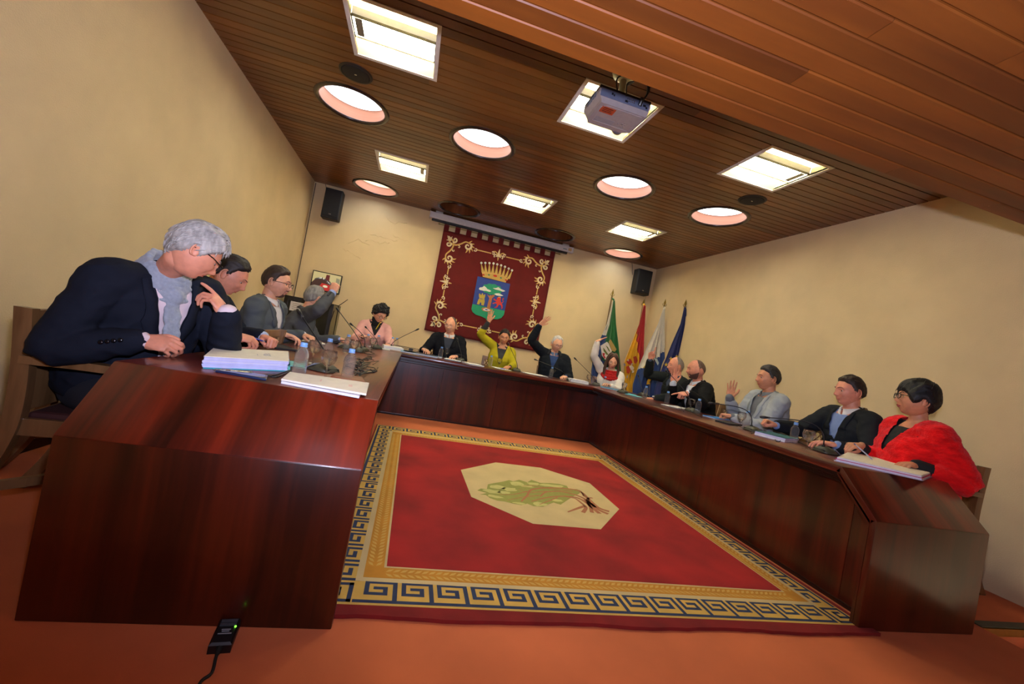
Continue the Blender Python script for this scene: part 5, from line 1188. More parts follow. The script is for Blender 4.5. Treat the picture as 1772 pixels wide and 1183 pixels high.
o,fn,yf=flag('white over blue flag with grey emblem, third flag from the left',(1152,517),6.45,[(1147,532),(1137,560),(1120,595),(1103,635),(1094,665),(1093,700)],[(1149,534),(1149,570),(1150,600),(1156,650),(1160,690)],
   lambda u,v: 0 if v<np.interp(u,[0,1],[.63,.36]) else (2 if (v>.86 and u>.55) else 1),[Wt,Bl,Ye],seed=2.2)
patch(o,'dog_emblem',c6([(345,1040),(360,1010),(380,975),(410,990),(395,1015),(375,1050),(380,1075),(340,1080)]),yf,(214,160,30),1); patch(o,'shield_emblem',c6([(315,920),(345,895),(380,960),(365,990),(330,990)]),yf,(150,156,150),1)
patch(o,'crown_emblem',c6([(435,765),(465,765),(490,820),(475,850),(450,800)]),yf,(180,190,190),1); patch(o,'lion_emblem',c6([(295,880),(320,850),(345,860),(335,880)]),yf,(206,160,50),1)
o,fn,yf=flag('navy blue flag with gold stars, rightmost flag beside the right wall',(1187.5,518),6.05,[(1182,534),(1176,560),(1161,595),(1146,635),(1136,665),(1128,700)],[(1186,534),(1186,570),(1187,600),(1188,650),(1190,700)],
   lambda u,v:0,[Nv],seed=3.0)
def star(cx,cy,r,y): return [(cx+(r if k%2==0 else r*.42)*math.sin(k*PI/5),cy-(r if k%2==0 else r*.42)*math.cos(k*PI/5)) for k in range(10)]
for a,b,r in ((575,840,26),(635,770,25),(704,742,22),(770,752,20),(515,1028,18)): patch(o,'star',c6(star(a,b,r,0)),yf,(206,170,60),1)
# ---------------------------------------------------------------- projector
def projector():
    zb=2.72; cx,cy=1.045,2.70
    o=empty('ceiling_projector',(cx,cy,zb),'grey ceiling projector with orange sticker hanging over the middle light','projector')
    def L(x,y,z): return V((cx+x,cy+y,zb+z))
    a,b,h=.185,.145,.10
    low=[(-a+.03,-b+.012),(a-.012,-b+.012),(a-.012,b-.05),(a-.07,b-.012),(-a+.05,b-.012),(-a+.03,b-.05)]; hi=[(-a,-b),(a,-b),(a,b-.04),(a-.05,b),(-a+.03,b),(-a,b-.03)]
    MB().rings([[L(x,y,0) for x,y in low],[L(x*1.03,y*1.03,.02) for x,y in low],[L(x,y,.055) for x,y in hi],[L(x,y,h) for x,y in hi]]).build('body',MC(158,148,144,.4),o)
    MB().box(L(-a+.01,-b-.002,.035),L(a-.01,-b+.004,h-.012),bev=.002).build('port_panel',MC(96,104,124,.4),o)
    MB().box(L(-a-.001,-b-.001,h-.02),L(a+.001,b*.7,h+.004),bev=.004).build('top_shell',MC(34,32,34,.4),o)
    for x,z,w in ((-.10,.06,.012),(-.085,.055,.008),(.0,.045,.02),(.10,.05,.02),(.13,.055,.02),(.15,.045,.012)): MB().box(L(x,-b-.005,z),L(x+w,-b-.001,z+.012)).build('port',MC(14,14,16,.5),o)
    for k in range(10): MB().lathe(L(.015+.012*(k%5),-b-.002,.055+.012*(k//5)),[(.004,0),(.004,.004)],8,ax=(0,-1,0)).build('socket',MC(190,190,190,.2,metal=.9),o)
    MB().box(L(-.13,-.105,-.0012),L(-.03,-.035,.0)).build('sticker',MC(178,72,34,.5),o); m=MB(); 
    for k in range(3): m.box(L(-.115,-.094+.017*k,-.0018),L(-.045-.008*(k==1),-.088+.017*k,-.0013))
    m.build('sticker_print',MC(70,24,18,.6),o)
    MB().tube([L(-.095+.012*math.cos(t),-.052+.008*math.sin(t),-.0016) for t in np.linspace(0,2*PI,10)],.0012,4).build('sticker_print',MC(70,24,18,.6),o)
    m=MB(); P=[(-.10,-.12),(.15,-.12),(.155,.08),(-.12,.08),(-.135,-.09)]
    for p,q in zip(P,P[1:]+P[:1]): m.tube([L(*p,-.0005),L(*q,-.0005)],.0018,5)
    m.build('moulded_seam',MC(168,160,160,.3),o)
    MB().box(L(-.12,.02,-.0015),L(.02,.075,-.0002)).build('lamp_door',MC(146,144,146,.4),o)
    for x,y,r in ((.075,.02,.010),(.05,.03,.005),(.10,.025,.005),(.072,.045,.004),(.085,.0,.004),(.095,.045,.005)): MB().lathe(L(x,y,.0),[(r,0),(r,-.003),(r*.5,-.0045)],12).build('button',MC(176,170,170,.25,metal=.6),o)
    MB().lathe(L(.10,.125,.038),[(.046,.0),(.046,.03),(.036,.034),(.034,.02)],24,ax=(0,1,0)).build('lens_ring',MC(110,112,118,.3,metal=.5),o,smooth=True); MB().lathe(L(.10,.150,.038),[(.03,0),(.02,.006),(.001,.008)],20,ax=(0,1,0)).build('lens',MC(20,22,30,.05),o,smooth=True)
    for k in range(5): MB().box(L(-a-.003,-.09+.03*k,.05),L(-a+.001,-.075+.03*k,.085)).build('vent',MC(110,116,124,.4),o)
    m=MB(); m.tube([(cx,cy-.05,zb+h),(cx,cy-.05,HC-.03)],.022,14); m.build('mount_pole',MC(196,190,160,.4),o,smooth=True)
    MB().lathe((cx,cy-.05,HC-.036),[(.03,-.03),(.075,0),(.085,.03),(.085,.036)],28).build('mount_flange',MC(206,200,168,.4),o,smooth=True)
    MB().box((cx-.08,cy-.10,zb+h),(cx+.08,cy+.0,zb+h+.012),bev=.003).build('mount_plate',MC(190,186,160,.4),o)
    for P,w in (([L(-.06,-.14,.09),L(-.09,-.17,.16),L(0,-.18,.22),L(.03,-.12,.23),L(.0,-.06,.28)],.005),([L(.10,-.15,.06),L(.12,-.19,.10),L(.12,-.20,.17),L(.06,-.18,.23),L(-.02,-.10,.25)],.0065),([L(.0,-.15,.08),L(-.02,-.18,.14),L(.03,-.16,.18),L(.02,-.08,.2)],.004)): MB().tube(spline(P,6),w,7).build('cable',MC(14,14,15,.4),o,smooth=True)
    MB().tube([L(.10,-.16,.045),L(.10,-.185,.085)],.013,8).build('cable_plug',MC(14,14,15,.4),o); MB().tube([L(.125,-.197,.12),L(.12,-.2,.16)],.011,8).build('cable_ferrite',MC(14,14,15,.4),o)
projector()
# charger on the floor
def charger():
    P=[PX(*q,.0) for q in ((382,1082),(413,1087),(393,1133),(362,1127))]; c=sum(P,V())/4; d=(P[3]-P[0]).normalized(); n=V((-d.y,d.x,0)); 
    o=empty('power_adapter',(c.x,c.y,0),'small black power adapter with green light lying by the front of the left desk','power adapter')
    def B(a,b,z): return c+d*a+n*b+V((0,0,z))
    hl,hw=.058,.030
    MB().rings([[B(a,b,0) for a,b in ((-hl,-hw),(hl,-hw),(hl,hw),(-hl,hw))],[B(a,b,.024) for a,b in ((-hl,-hw),(hl,-hw),(hl,hw),(-hl,hw))],[B(a,b,.030) for a,b in ((-hl+.006,-hw+.006),(hl-.006,-hw+.006),(hl-.006,hw-.006),(-hl+.006,hw-.006))]]).build('case',MC(20,20,22,.4),o)
    for a in (-.045,-.028): MB().prism([B(a,-.022,.0302),B(a+.010,-.022,.0302),B(a+.010,.022,.0302),B(a,.022,.0302)],(0,0,.003)).build('grip_rib',MC(70,72,78,.4),o)
    for a,w in ((-.004,.012),(.004,.010),(.014,.018)): MB().prism([B(a,-w,.0302),B(a+.004,-w,.0302),B(a+.004,w,.0302),B(a,w,.0302)],(0,0,.0008)).build('printed_mark',MC(150,154,160,.5),o)
    MB().lathe(B(-.012,.022 if n.x>0 else -.022,.030),[(.003,0),(.003,.003)],8).build('indicator_light',emis('green_led_2',(.2,1,.05),2),o)
    e=PX(345,1183,.004); g=PX(330,1240,.004); m=MB(); m.tube(spline([B(hl-.01,0,.018),B(hl+.03,0,.012),B(hl+.08,.004,.006),e,g,(g.x-.3,g.y-.5,.004)],6),[.008]*5+[.0045]*26,8)
    m.build('cable',MC(22,24,24,.5),o,smooth=True)
charger()
# ---------------------------------------------------------------- things on the desks
def TB(u,v,z,ymax=5.62):
    """spot on the desks seen at photograph position u,v (height z), kept on the desk top"""
    p=PX(u,v,z); 
    if p.y>ymax: p=PY(u,v,ymax)
    return V((p.x,p.y,ZT))
M_pet=glass('clear_bottle_plastic',(1,1,1),.03,1.14); setp(M_pet.node_tree.nodes['Principled BSDF'],alpha=.5,trans=.93); M_gl=glass('drinking_glass',(1,1,1),0,1.4); setp(M_gl.node_tree.nodes['Principled BSDF'],alpha=.4); M_wat=glass('water',(.97,.99,1),0,1.2); setp(M_wat.node_tree.nodes['Principled BSDF'],alpha=.4)
M_cap=MC(120,170,226,.4); M_lab=mat('label_film',(.75,.8,.85),.2,var=0,trans=.8)
_b=[None]
def bottle(u,v,lab):
    if _b[0] is None:
        o=empty('water_bottle',(0,0,0)); H=.150
        pr=[(.004,.004),(.021,.0),(.026,.004),(.0275,.012)]
        for k in range(7): z=.018+.0095*k; pr+=[(.0275,z),(.0262,z+.004),(.0275,z+.008)]
        pr+=[(.0278,.088),(.0275,.098),(.024,.112),(.016,.124),(.0115,.130),(.0115,.136)]
        MB().lathe((0,0,0),pr,20).build('bottle_body',M_pet,o,smooth=True,local=True)
        MB().lathe((0,0,0),[(.001,.138),(.0135,.1375),(.0138,.139),(.0138,.149),(.0125,.151),(.001,.151)][::1],16).build('cap',M_cap,o,local=True)
        MB().lathe((0,0,0),[(.0152,.1325),(.0152,.1365),(.0118,.1365)],16).build('neck_ring',M_cap,o,local=True)
        _b[0]=o
    else: o=copy_tree(_b[0])
    o.location=TB(u,v,ZT+.150); o.location.z+=.0005; tag(o,lab,'bottle','small water bottles on the desks')
for u,v,l in ((527,593,'clear water bottle with blue cap standing right of the thick paper stack'),(610,604,'clear water bottle with blue cap just behind the brown case, near left desk'),(572,586,'clear water bottle with blue cap half hidden behind the first wine glass'),
  (604,579,'water bottle between two microphones in front of the pink jacket, left desk'),(638,578,'water bottle in front of the pink jacket, left of the black turtleneck'),(656,580,'water bottle right of the small microphone below the pink jacket'),
  (681,579,'left one of the two bottles beyond the paper stack in the far left corner'),(688,581,'right one of the two bottles beyond the paper stack in the far left corner'),(765,600,'water bottle with blue cap in front of the bald person at the head desk'),(851,615,'water bottle in front of the mustard yellow jacket'),
  (956,635,'water bottle in front of the person with white hair at the head desk'),(1048,651,'water bottle in front of the red scarf'),(1119,668,'water bottle in front of the quilted jacket on the right desk'),(1157,677,'tall clear water bottle below the raised palm on the right desk'),
  (1211,690,'water bottle in front of the bearded person, with a wine glass beside it'),(1295,711,'water bottle behind the microphone before the light grey blazer'),(1378,731,'clear water bottle left of the wine glass before the dark blazer')): bottle(u,v,l)
_g=[None]
def goblet(u,v,lab,ym=5.7):
    if _g[0] is None:
        o=empty('wine_glass',(0,0,0)); H=.13
        out=[(.001,.0),(.030,.0),(.031,.002),(.012,.005),(.0045,.012),(.004,.035),(.0045,.052),(.012,.058),(.026,.070),(.034,.088),(.036,.102),(.033,.118),(.0305,.130)]
        inn=[(.0298,.130),(.0322,.118),(.0350,.102),(.033,.0885),(.0253,.0715),(.012,.0605),(.001,.0585)]
        MB().lathe((0,0,0),out+inn,22,cap=False).build('glass_body',M_gl,o,smooth=True,local=True)
        MB().lathe((0,0,0),[(.001,.0590),(.0118,.0610),(.0250,.0720),(.0326,.0888),(.034,.094),(.001,.094)],20).build('water',M_wat,o,smooth=True,local=True)
        _g[0]=o
    else: o=copy_tree(_g[0])
    o.location=TB(u,v,ZT+.13,ym) if u!=1078 else V((2.80,5.05,ZT)); o.location.z+=.0005; tag(o,lab,'glass','stemmed glasses on the desks')
for u,v,l in ((547,589,'stemmed glass behind and left of the near one, beside the first bottle'),(572,606,'nearest stemmed glass, between the two near water bottles'),(775,603,'stemmed glass right of the bottle in front of the bald person'),(866,618,'stemmed glass in front of the yellow jacket at the head desk'),
  (958,637,'stemmed glass standing behind the bottle before the white haired person'),(1020,648,'stemmed glass left of the red scarf, before the green flag'),(1078,672,'stemmed glass in front of the yellow flag, right of the white sweater'),(1198,690,'stemmed glass left of the bottle before the bearded person'),(1285,713,'stemmed glass before the light grey blazer, beside the watch'),(1401,744,'stemmed glass before the light blue sweater, inside the microphone curve'),
  (615,588,'stemmed glass left of the pink jacket on the left desk'),(647,585,'stemmed glass beside the black turtleneck on the left desk')): goblet(u,v,l,5.3 if u==1078 else 5.7)
M_mic=MC(64,62,46,.45); M_mb=MC(16,16,17,.4); M_mg=MC(120,124,128,.4)
_m=[None]
def mic_base():
    o=empty('desk_microphone',(0,0,0))
    # wedge body: local +x towards the speaker seated at the desk
    sec=[(-.055,.040,.012),(-.045,.056,.030),(-.015,.060,.044),(.02,.060,.040),(.05,.056,.024),(.068,.050,.010)]
    MB().rings([[V((x,w*math.cos(t)*(1 if abs(math.cos(t))<.8 else 1),.002+max(0,h*math.sin(t)) )) for t in np.linspace(-.25,PI+.25,12)] for x,w,h in sec]).build('base_body',M_mic,o,smooth=True,local=True)
    MB().box((-.052,-.04,.004),(-.046,.04,.022),bev=.002).build('grille',M_mb,o,local=True)
    MB().rings([[V((x,y,z)) for y in (-.046,.046) for z in ((h0,h1) if y<0 else (h1,h0))] for x,h0,h1 in ((.030,.030,.038),(.070,.010,.0135),(.082,.004,.007))]).build('button_panel',M_mg,o,local=True)
    MB().box((.045,-.014,.0275),(.062,.014,.0305),bev=.001).build('talk_button',M_mb,o,local=True)
    MB().lathe((-.02,-.0,.040),[(.012,0),(.010,.008),(.006,.012)],12).build('neck_socket',M_mb,o,smooth=True,local=True)
    return o
def mic(u,v,hu,hv,yaw,lab,dy=.15,bend=0.12,ring=None):
    if _m[0] is None: _m[0]=mic_base(); o=_m[0]
    else:
        o=_m[0].copy(); COL.objects.link(o)
        for ch in _m[0].children:
            if ch.name.split('.')[0] not in ('gooseneck','microphone_head','light_ring'): k_=ch.copy(); COL.objects.link(k_); k_.parent=o
    c=TB(u,v,ZT+.02); o.location=c+V((0,0,.0005)); o.rotation_euler=(0,0,math.radians(yaw)); tag(o,lab,'microphone','gooseneck conference microphones')
    s=V((math.cos(math.radians(yaw)),math.sin(math.radians(yaw)),0)); b=c+s*-.02+V((0,0,.05)); h=PY(hu,hv,c.y+dy)
    if (h-b).length>.48: h=b+(h-b).normalized()*.48
    if h.z<ZT+.03: h.z=ZT+.03
    k=bez(b,b+V((0,0,bend)),b+(h-b)*.45+V((0,0,bend*.5)),h,14); d=(k[-1]-k[-2]).normalized()
    MB().tube(k,.0036,8).build('gooseneck',M_mb,o,smooth=True)
    MB().tube([h-d*.012,h,h+d*.012,h+d*.034,h+d*.044],[.0055,.0075,.0105,.0105,.005],12).build('microphone_head',M_mb,o,smooth=True)
    MB().tube([h-d*.018,h-d*.010],.0072,12).build('light_ring',MC(*(ring or (60,60,60)),.3),o)
for a in ((563,636,521,545,150,'microphone nearest the camera, neck bent left towards the grey blazer',.12,.02),(620,605,585,536,170,'microphone leaning left in front of the raised grey sleeve',.25,.05),(627,603,609,562,150,'short upright microphone before the pink jacket, left desk',.2,.1),
  (652,600,634,567,110,'small microphone in front of the black turtleneck',.3,.05),(677,598,720,571,95,'microphone leaning right in the far left corner over the folders',.0,.05),(601,600,571,594,160,'low microphone with neck laid flat behind the second glass',.05,.06),
  (797,622,792,589,88,'microphone upright before the dark suit of the bald person',.1,.05),(895,636,881,597,86,'microphone with red ring before the yellow jacket',.1,.05,(220,30,30)),(978,651,929,623,80,'microphone bent far left before the white haired person',.1,.07),
  (1032,663,997,622,60,'microphone leaning left beside the red scarf',.05,.03),(1077,677,1078,664,30,'microphone with looped neck before the yellow flag',.15,.12),(1113,682,1105,652,10,'microphone leaning left before the quilted jacket',.15,.02),
  (1197,709,1157,645,10,'tall microphone rising to the raised palm on the right desk',.15,.1),(1303,742,1235,698,0,'microphone curving left before the light grey blazer',.15,.15),(1428,778,1327,722,0,'largest microphone on the right desk, curving left beside the pink folder',.22,.17)): mic(*a)
PAP=(228,226,222)
def slab(o,name,c,rot,w,d,z0,z1,col,off=(0,0),jit=0):
    R_=Matrix.Rotation(math.radians(rot+jit),3,'Z'); P=[c+R_@V((x*w/2+off[0],y*d/2+off[1],0)) for x,y in ((-1,-1),(1,-1),(1,1),(-1,1))]
    for p in P: p.z=z0
    return MB().prism(P,(0,0,z1-z0)).build(name,MC(*col,.7),o)
def pile(name,lab,cat,uv,layers,rot=0,w=.21,d=.297,ym=5.55,c=None,group=None):
    h=sum(l[1] for l in layers); c=TB(*uv,ZT+h,ym) if c is None else V((*c,ZT)); o=empty(name,c,lab,cat,group); z=ZT+.0008; rnd=random.Random(int(uv[0]))
    for (nm,t,col) in layers:
        slab(o,nm,c,rot,w,d,z,z+t,col,(rnd.uniform(-.004,.004),rnd.uniform(-.004,.004)),rnd.uniform(-1.5,1.5)); z+=t+.0002
    return o,c,z
# near left: thick stack, notebook pair, phone, pen, case
def near_stack():
    zt=ZT+.048; A,B,Cc,D=[PX(*q,zt) for q in ((353,615),(500,624),(499,607),(371,600))]
    o=empty('paper_stack',((A.x+Cc.x)/2,(A.y+Cc.y)/2,ZT),'thick stack of printed pages on a teal folder in front of the navy coat','papers')
    c=(A+B+Cc+D)/4; z=ZT+.0008
    def ly(nm,t,col,k,dx=0): 
        nonlocal z
        P=[c+(p-c)*k+V((dx,0,0)) for p in (A,B,Cc,D)]
        for p in P: p.z=z
        MB().prism(P,(0,0,t)).build(nm,MC(*col,.75),o); z+=t+.0001
    ly('teal_folder',.003,(60,170,190),1.03,.010); rnd=random.Random(1)
    for k in range(13): ly('page_block',.0030,rnd.choice([(198,200,238),(206,206,240),(224,222,236),(190,194,232)]),1-.004*rnd.random(),rnd.uniform(-.003,.003))
    ly('top_page',.0025,(236,230,214),1.0)
    m=MB(); u_=(B-A).normalized(); w_=(D-A).normalized(); b=A+(B-A)*.66+(D-A)*.55; b.z=z+.0004
    for P in ([(0,0),(.03,.03),(.05,.01),(.07,.045),(.09,.01)],[(.0,-.03),(.035,-.045),(.06,-.03),(.10,-.05)],[(-.09,-.01),(-.08,-.05)]): m.tube(spline([b+u_*x*.35+w_*y for x,y in P],3),.0008,4)
    m.build('handwriting',MC(110,120,180,.7),o)
near_stack()
def booklets():
    z=ZT+.0008; o=empty('notebook_pair',PX(565,670,ZT),'two white booklets lying on the near edge of the left desk','notebooks')
    for nm,P,t,col in (('lower_booklet',((487,659),(622,685),(630,668),(500,648)),.009,(226,226,236)),('upper_booklet',((487,655),(634,681),(639,662),(502,643)),.007,(236,230,212))):
        Q=[PX(a,b,z+t) for a,b in P]
        for q in Q: q.z=z
        ob=MB().prism(Q,(0,0,t)).build(nm,MC(*col,.5),o); z+=t+.003
    m=MB(); A,B,Cc,D=[PX(a,b,z-.003) for a,b in ((487,655),(634,681),(639,662),(502,643))]
    for s,w in ((.42,.04),(.78,.10)):
        b=A+(B-A)*s+(D-A)*.45; b.z=z-.0026; m.prism([b,b+(B-A)*w*.5,b+(B-A)*w*.5+(D-A)*.3,b+(D-A)*.25],(0,0,.0003))
    m.build('red_stamp',MC(226,196,184,.6),o)
booklets()
P_=[PX(*q,ZT+.009) for q in ((373,640),(461,655),(464,649),(385,636))]
o=empty('mobile_phone',(sum(P_,V())/4)*1,'dark blue mobile phone lying on the front edge of the left desk','phone'); o.location.z=ZT
for p in P_: p.z=ZT+.0008
bevel(MB().prism(P_,(0,0,.008)).build('phone_body',MC(32,44,78,.3),o),.002); c=sum(P_,V())/4; MB().prism([c+(p-c)*.9+V((0,0,.0082)) for p in P_],(0,0,.0006)).build('screen',MC(18,18,22,.08),o)
a,b=PX(369,636,ZT+.014),PX(437,645,ZT+.006); a.z=ZT+.0065; b.z=ZT+.0065
o=empty('ballpoint_pen',((a+b)/2),'silver ballpoint pen beside the phone on the left desk','pen'); MB().tube([a,a.lerp(b,.06),a.lerp(b,.9),b],[.001,.005,.0052,.0045],10).build('barrel',MC(160,156,150,.25,metal=.8),o); MB().tube([a.lerp(b,.3),a.lerp(b,.42)],.0058,10).build('grip_band',MC(110,80,50,.4),o); MB().tube([a.lerp(b,.6)+V((0,0,.006)),a.lerp(b,.98)+V((0,0,.006))],.0014,6).build('clip',MC(180,178,170,.2,metal=.9),o)
P_=[PX(*q,ZT+.022) for q in ((571,650),(634,661),(628,652),(580,643))]; c=sum(P_,V())/4
o=empty('brown_case',(c.x,c.y,ZT),'brown leather case lying behind the white booklets','case')
for p in P_: p.z=ZT+.0008
bevel(MB().prism(P_,(0,0,.021)).build('case_body',MC(128,66,36,.45),o),.006,3); MB().prism([c+(V((p.x,p.y,0))-V((c.x,c.y,0)))*1.004+V((0,0,ZT+.013-c.z)) for p in P_],(0,0,.0015)).build('seam',MC(80,38,20,.5),o)
pile('tablet_computer','flat black tablet behind the thick stack, before the grey blazer','tablet',(478,598),[('tablet_body',.010,(16,15,17))],35,.19,.27)
pile('loose_papers','white sheets under the hands of the person in grey blazer with glasses','papers',(540,590),[('sheet',.003,PAP),('sheet',.002,(222,218,208))],20)
pile('teal_leaflet','small teal and white leaflet behind the near glasses','leaflet',(500,628),[('leaflet',.003,(120,200,196))],30,.10,.2)
pile('open_folder','white papers before the person with raised fist, left desk','papers',(600,587),[('sheet',.004,(226,218,200)),('sheet',.002,PAP)],10)
pile('white_keyboard_strip','narrow white booklet behind the cable tangle, left desk','booklet',(655,601),[('booklet',.012,(228,224,208))],4,.26,.07)
pile('paper_stack','three-layer white paper stack in the far left corner before the pink jacket','papers',(681,591),[('page_block',.014,PAP),('page_block',.012,(216,216,222)),('page_block',.012,PAP)],8,.24,.30)
for k,(u,v,col,rt) in enumerate(((716,603,(76,126,178),6),(728,606,(96,140,196),-8),(740,603,(60,60,70),10),(745,608,(58,142,180),-14),(712,599,(120,200,210),4))):
    pile('document_folder',('blue document folder at the left end of the head desk','crumpled pale blue folder beneath the dark ring binder','dark grey ring binder on the blue folders','curved teal folder sticking out towards the bald person','turquoise folder tip nearest the far left microphone')[k],'folder',(u,v),[('cover',.003,col),('pages',.010+.004*(k==2),(200,206,220)),('cover',.002,tuple(int(c*.9) for c in col))],rt,.24,.30,5.45,group='folders on the left end of the head desk')
o=empty('wire_tray',TB(702,592,ZT+.03,5.7),'low black wire tray behind the folders in the far left corner','tray'); c=o.location
for k in range(3): MB().tube([c+V((x,y,.012+.02*k)) for x,y in ((-.18,-.1),(.18,-.1),(.18,.1),(-.18,.1),(-.18,-.1))],.0022,5).build('wire',M_mb,o)
for x in (-.18,.18): 
    for y in (-.1,.1): MB().tube([c+V((x,y,.0)),c+V((x,y,.055))],.0022,5).build('wire',M_mb,o)
pile('black_box_device','small grey black box standing beside the wire tray','device',(713,595),[('case',.045,(60,62,66))],5,.05,.05,5.7)
pile('loose_papers','white papers with blue edge right of the microphone of the bald person','papers',(818,629),[('sheet',.006,PAP),('blue_sheet',.003,(80,120,170)),('sheet',.006,PAP)],15,.20,.26)
pile('loose_papers','light blue sheets under the hands of the bald person','papers',(785,616),[('blue_sheet',.004,(130,170,206)),('sheet',.003,PAP)],-10)
pile('loose_papers','white sheets before the yellow jacket with a blue pen','papers',(868,634),[('sheet',.003,PAP)],5)
pile('loose_papers','white sheets left of the bottle before the white haired person','papers',(925,647),[('sheet',.004,(224,220,212)),('sheet',.003,PAP)],12,.30,.21)
pile('paper_stack','tall white paper stack between the white haired person and the red scarf','papers',(1000,655),[('page_block',.02,PAP),('page_block',.018,(214,212,216))],-6,.26,.22)
pile('document_folder','bright blue folder in front of the white sweater','folder',(1056,667),[('cover',.004,(36,132,176)),('pages',.004,PAP),('cover',.003,(40,140,186))],-25,.24,.20,5.3)
pile('document_folder','pale turquoise folder before the yellow flag','folder',(1085,680),[('cover',.006,(96,200,214))],-60,.2,.14)
pile('document_folder','turquoise leaflet left of the red watch on the right desk','folder',(1098,684),[('cover',.005,(110,206,222))],-60,.2,.10)
pile('loose_papers','white sheets before the bearded person on the right desk','papers',(1172,704),[('sheet',.004,PAP)],-70)
pile('document_folder','bright blue folded sheet before the light grey blazer','folder',(1240,722),[('sheet',.004,(196,200,216)),('blue_sheet',.004,(44,124,190))],-70,.13,.26)
pile('tablet_computer','black tablet by the hand of the light grey blazer','tablet',(1262,731),[('tablet_body',.010,(18,18,20))],-65,.13,.24)
pile('paper_stack','paper stack with teal cover before the dark blazer, right desk','papers',(1345,752),[('page_block',.014,PAP),('page_block',.012,(206,200,222)),('teal_cover',.003,(20,92,104))],-62,.20,.32)
# ring binder of the person in red
def binder():
    P=[PX(a,b,ZT+.03) for a,b in ((1448,789),(1596,822),(1622,812),(1470,779))]; c=sum(P,V())/4
    o=empty('ring_binder',(c.x,c.y,ZT),'open ring binder with white pages and pink cover under the hands in black cuffs','binder'); z=ZT+.0008
    for nm,t,col,k in (('back_cover',.003,(196,190,206),1.04),('page_block',.009,(222,218,226),1.0),('pink_cover',.0025,(196,36,110),1.02),('page_block',.009,(226,222,224),.99),('top_page',.002,(234,226,206),.97)):
        Q=[c+(p-c)*k for p in P]
        for q in Q: q.z=z
        MB().prism(Q,(0,0,t)).build(nm,MC(*col,.7),o); z+=t+.0002
    u_=(P[1]-P[0]).normalized(); w_=(P[3]-P[0]).normalized()
    for s in (.14,.32): b=P[3]+(P[2]-P[3])*s; b.z=z-.004; MB().tube([b+u_*0+w_*.012*math.cos(t)+V((0,0,.013*math.sin(t))) for t in np.linspace(0,2*PI,14)],.0016,6).build('binder_ring',MC(190,186,170,.2,metal=1),o)
binder()
def held_pen(lab,a,b,col,tip=(30,40,120)):
    a,b=V(a),V(b); o=empty('pen' if 'pencil' not in lab else 'pencil',(a+b)/2,lab,'pen'); MB().tube([a,a.lerp(b,.08),a.lerp(b,.92),b],[.0012,.0042,.0042,.0035],8).build('barrel',MC(*col,.3),o); MB().tube([a.lerp(b,.93),b.lerp(a,-.02)],.0046,8).build('end_cap',MC(*tip,.3),o); return o
held_pen('blue and silver pen in the hand of the person in red sweater',tuple(PX(1510,795,ZT+.032)),tuple(PY(1479,768,2.25)),(150,156,190))
held_pen('blue pen held between the hands of the person in dark navy suit',tuple(PY(428,581,2.60)),tuple(PY(456,590,2.70)),(60,66,170),(180,180,176))
held_pen('yellow pencil held by the person in pink jacket',tuple(PY(650,570,5.62)),tuple(PY(659,556,5.66)),(214,188,20),(40,40,40))
o=held_pen('blue and white pen lying before the yellow jacket',tuple(PX(866,637,ZT+.01)),tuple(PX(874,638,ZT+.01)),(70,80,190))
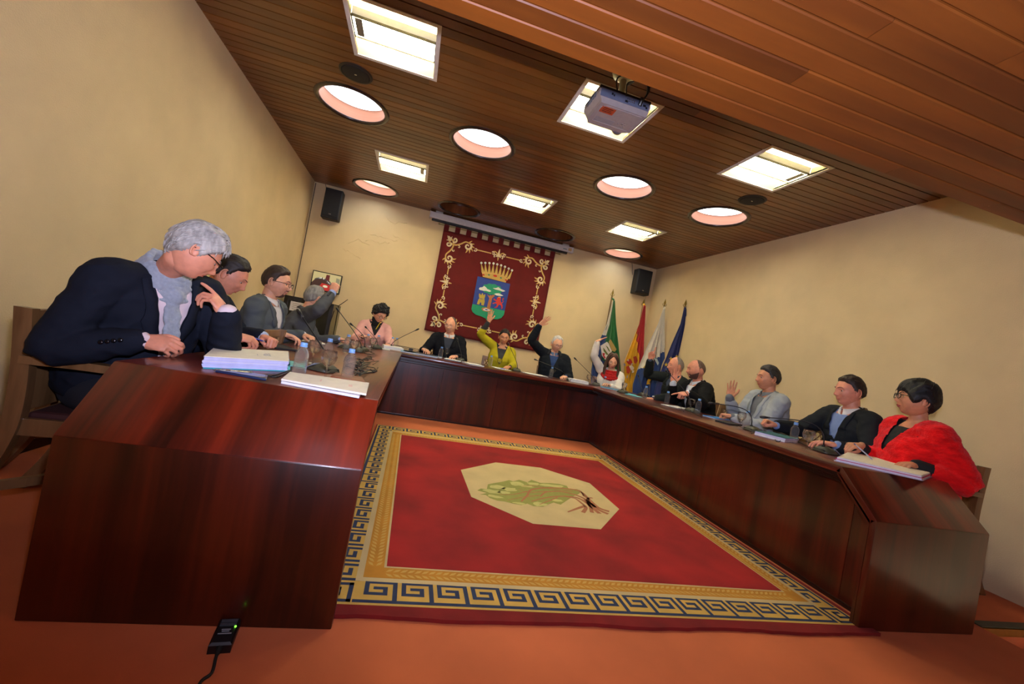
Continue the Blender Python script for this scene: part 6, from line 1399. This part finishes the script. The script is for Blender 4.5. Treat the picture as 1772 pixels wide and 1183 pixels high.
# cable tangle
def cables(lab,pts,w=.0026,col=(26,26,24),seed=0):
    m=MB(); Q=spline(pts,7); m.tube(Q,w,6); return m
def tangle():
    o=empty('cable_tangle',TB(628,630,ZT),'tangled black microphone cables on the left desk top','cables'); rnd=random.Random(9)
    for k in range(16):
        u0,v0=rnd.uniform(606,642),rnd.uniform(613,650); c=PX(u0,v0,ZT); rr=rnd.uniform(.015,.05); pts=[]
        if c.x>-.12: c.x=-.14
        a0=rnd.uniform(0,6)
        for j in range(9): 
            t=a0+j*rnd.uniform(.6,.95); pts.append(V((min(-.10,c.x+rr*math.cos(t)*(1+.3*j/9)),c.y+3.2*rr*math.sin(t)+.03*j*rnd.uniform(-1,1),ZT+.004+.004*(k%5)+.003*math.sin(j))))
        MB().tube(spline(pts,5),rnd.choice((.0024,.003,.0034)),6).build('cable',MC(*rnd.choice(((24,24,22),(40,38,32),(104,100,76),(30,30,30))),.5),o,smooth=True)
tangle()
for lab,P in (('thin black cable running from the microphone across to the bottle, right desk',((1300,750),(1320,744),(1336,752),(1345,764),(1358,760),(1380,764),(1402,775))),('black cable loop below the microphone of the bearded person',((1183,712),(1178,702),(1190,700),(1196,712),(1215,722))),
   ('thin cable in front of the white haired person at the head desk',((905,640),(925,642),(940,645),(955,652),(968,655))),('thin cable from under the booklets beside the phone',((463,650),(480,652),(505,640),(470,651)))):
    pts=[TB(u,v,ZT+.003,5.6)+V((0,0,.004)) for u,v in P]; o=empty('loose_cable',pts[0],lab,'cable'); MB().tube(spline(pts,6),.0026,6).build('cable',MC(22,22,22,.5),o,smooth=True)
# more chairs: every seated person has one
for x,y,a,l in ((-1.40,2.80,0,'carved walnut armchair beneath the navy suit'),(-1.33,3.80,0,'walnut armchair behind the grey blazer with glasses'),(-1.28,4.6,8,'walnut armchair behind the person with raised fist'),(-.50,6.24,-80,'walnut armchair behind the pink jacket'),
   (.50,6.27,-92,'walnut armchair behind the bald person in dark suit'),(1.35,6.27,-96,'walnut armchair behind the yellow jacket'),(2.26,6.27,-98,'walnut armchair behind the white haired person'),(3.02,5.98,-118,'walnut armchair behind the white sweater'),
   (3.66,4.93,180,'walnut armchair beneath the quilted jacket'),(3.60,4.33,174,'walnut armchair beneath the black suit of the bearded person'),(3.64,3.40,174,'walnut armchair beneath the light grey blazer'),(3.66,2.70,172,'walnut armchair beneath the dark blazer'),(3.60,2.27,178,'walnut armchair behind the red sweater, back post beside the right wall')): chair(x,y,a,l)
p=PX(470,566,.84); o=chair(-.98,3.18,-100,'carved wooden chair back standing between the navy suit and grey blazer'); o.location=(-1.24,3.30,0); o.rotation_euler=(0,0,math.radians(180))
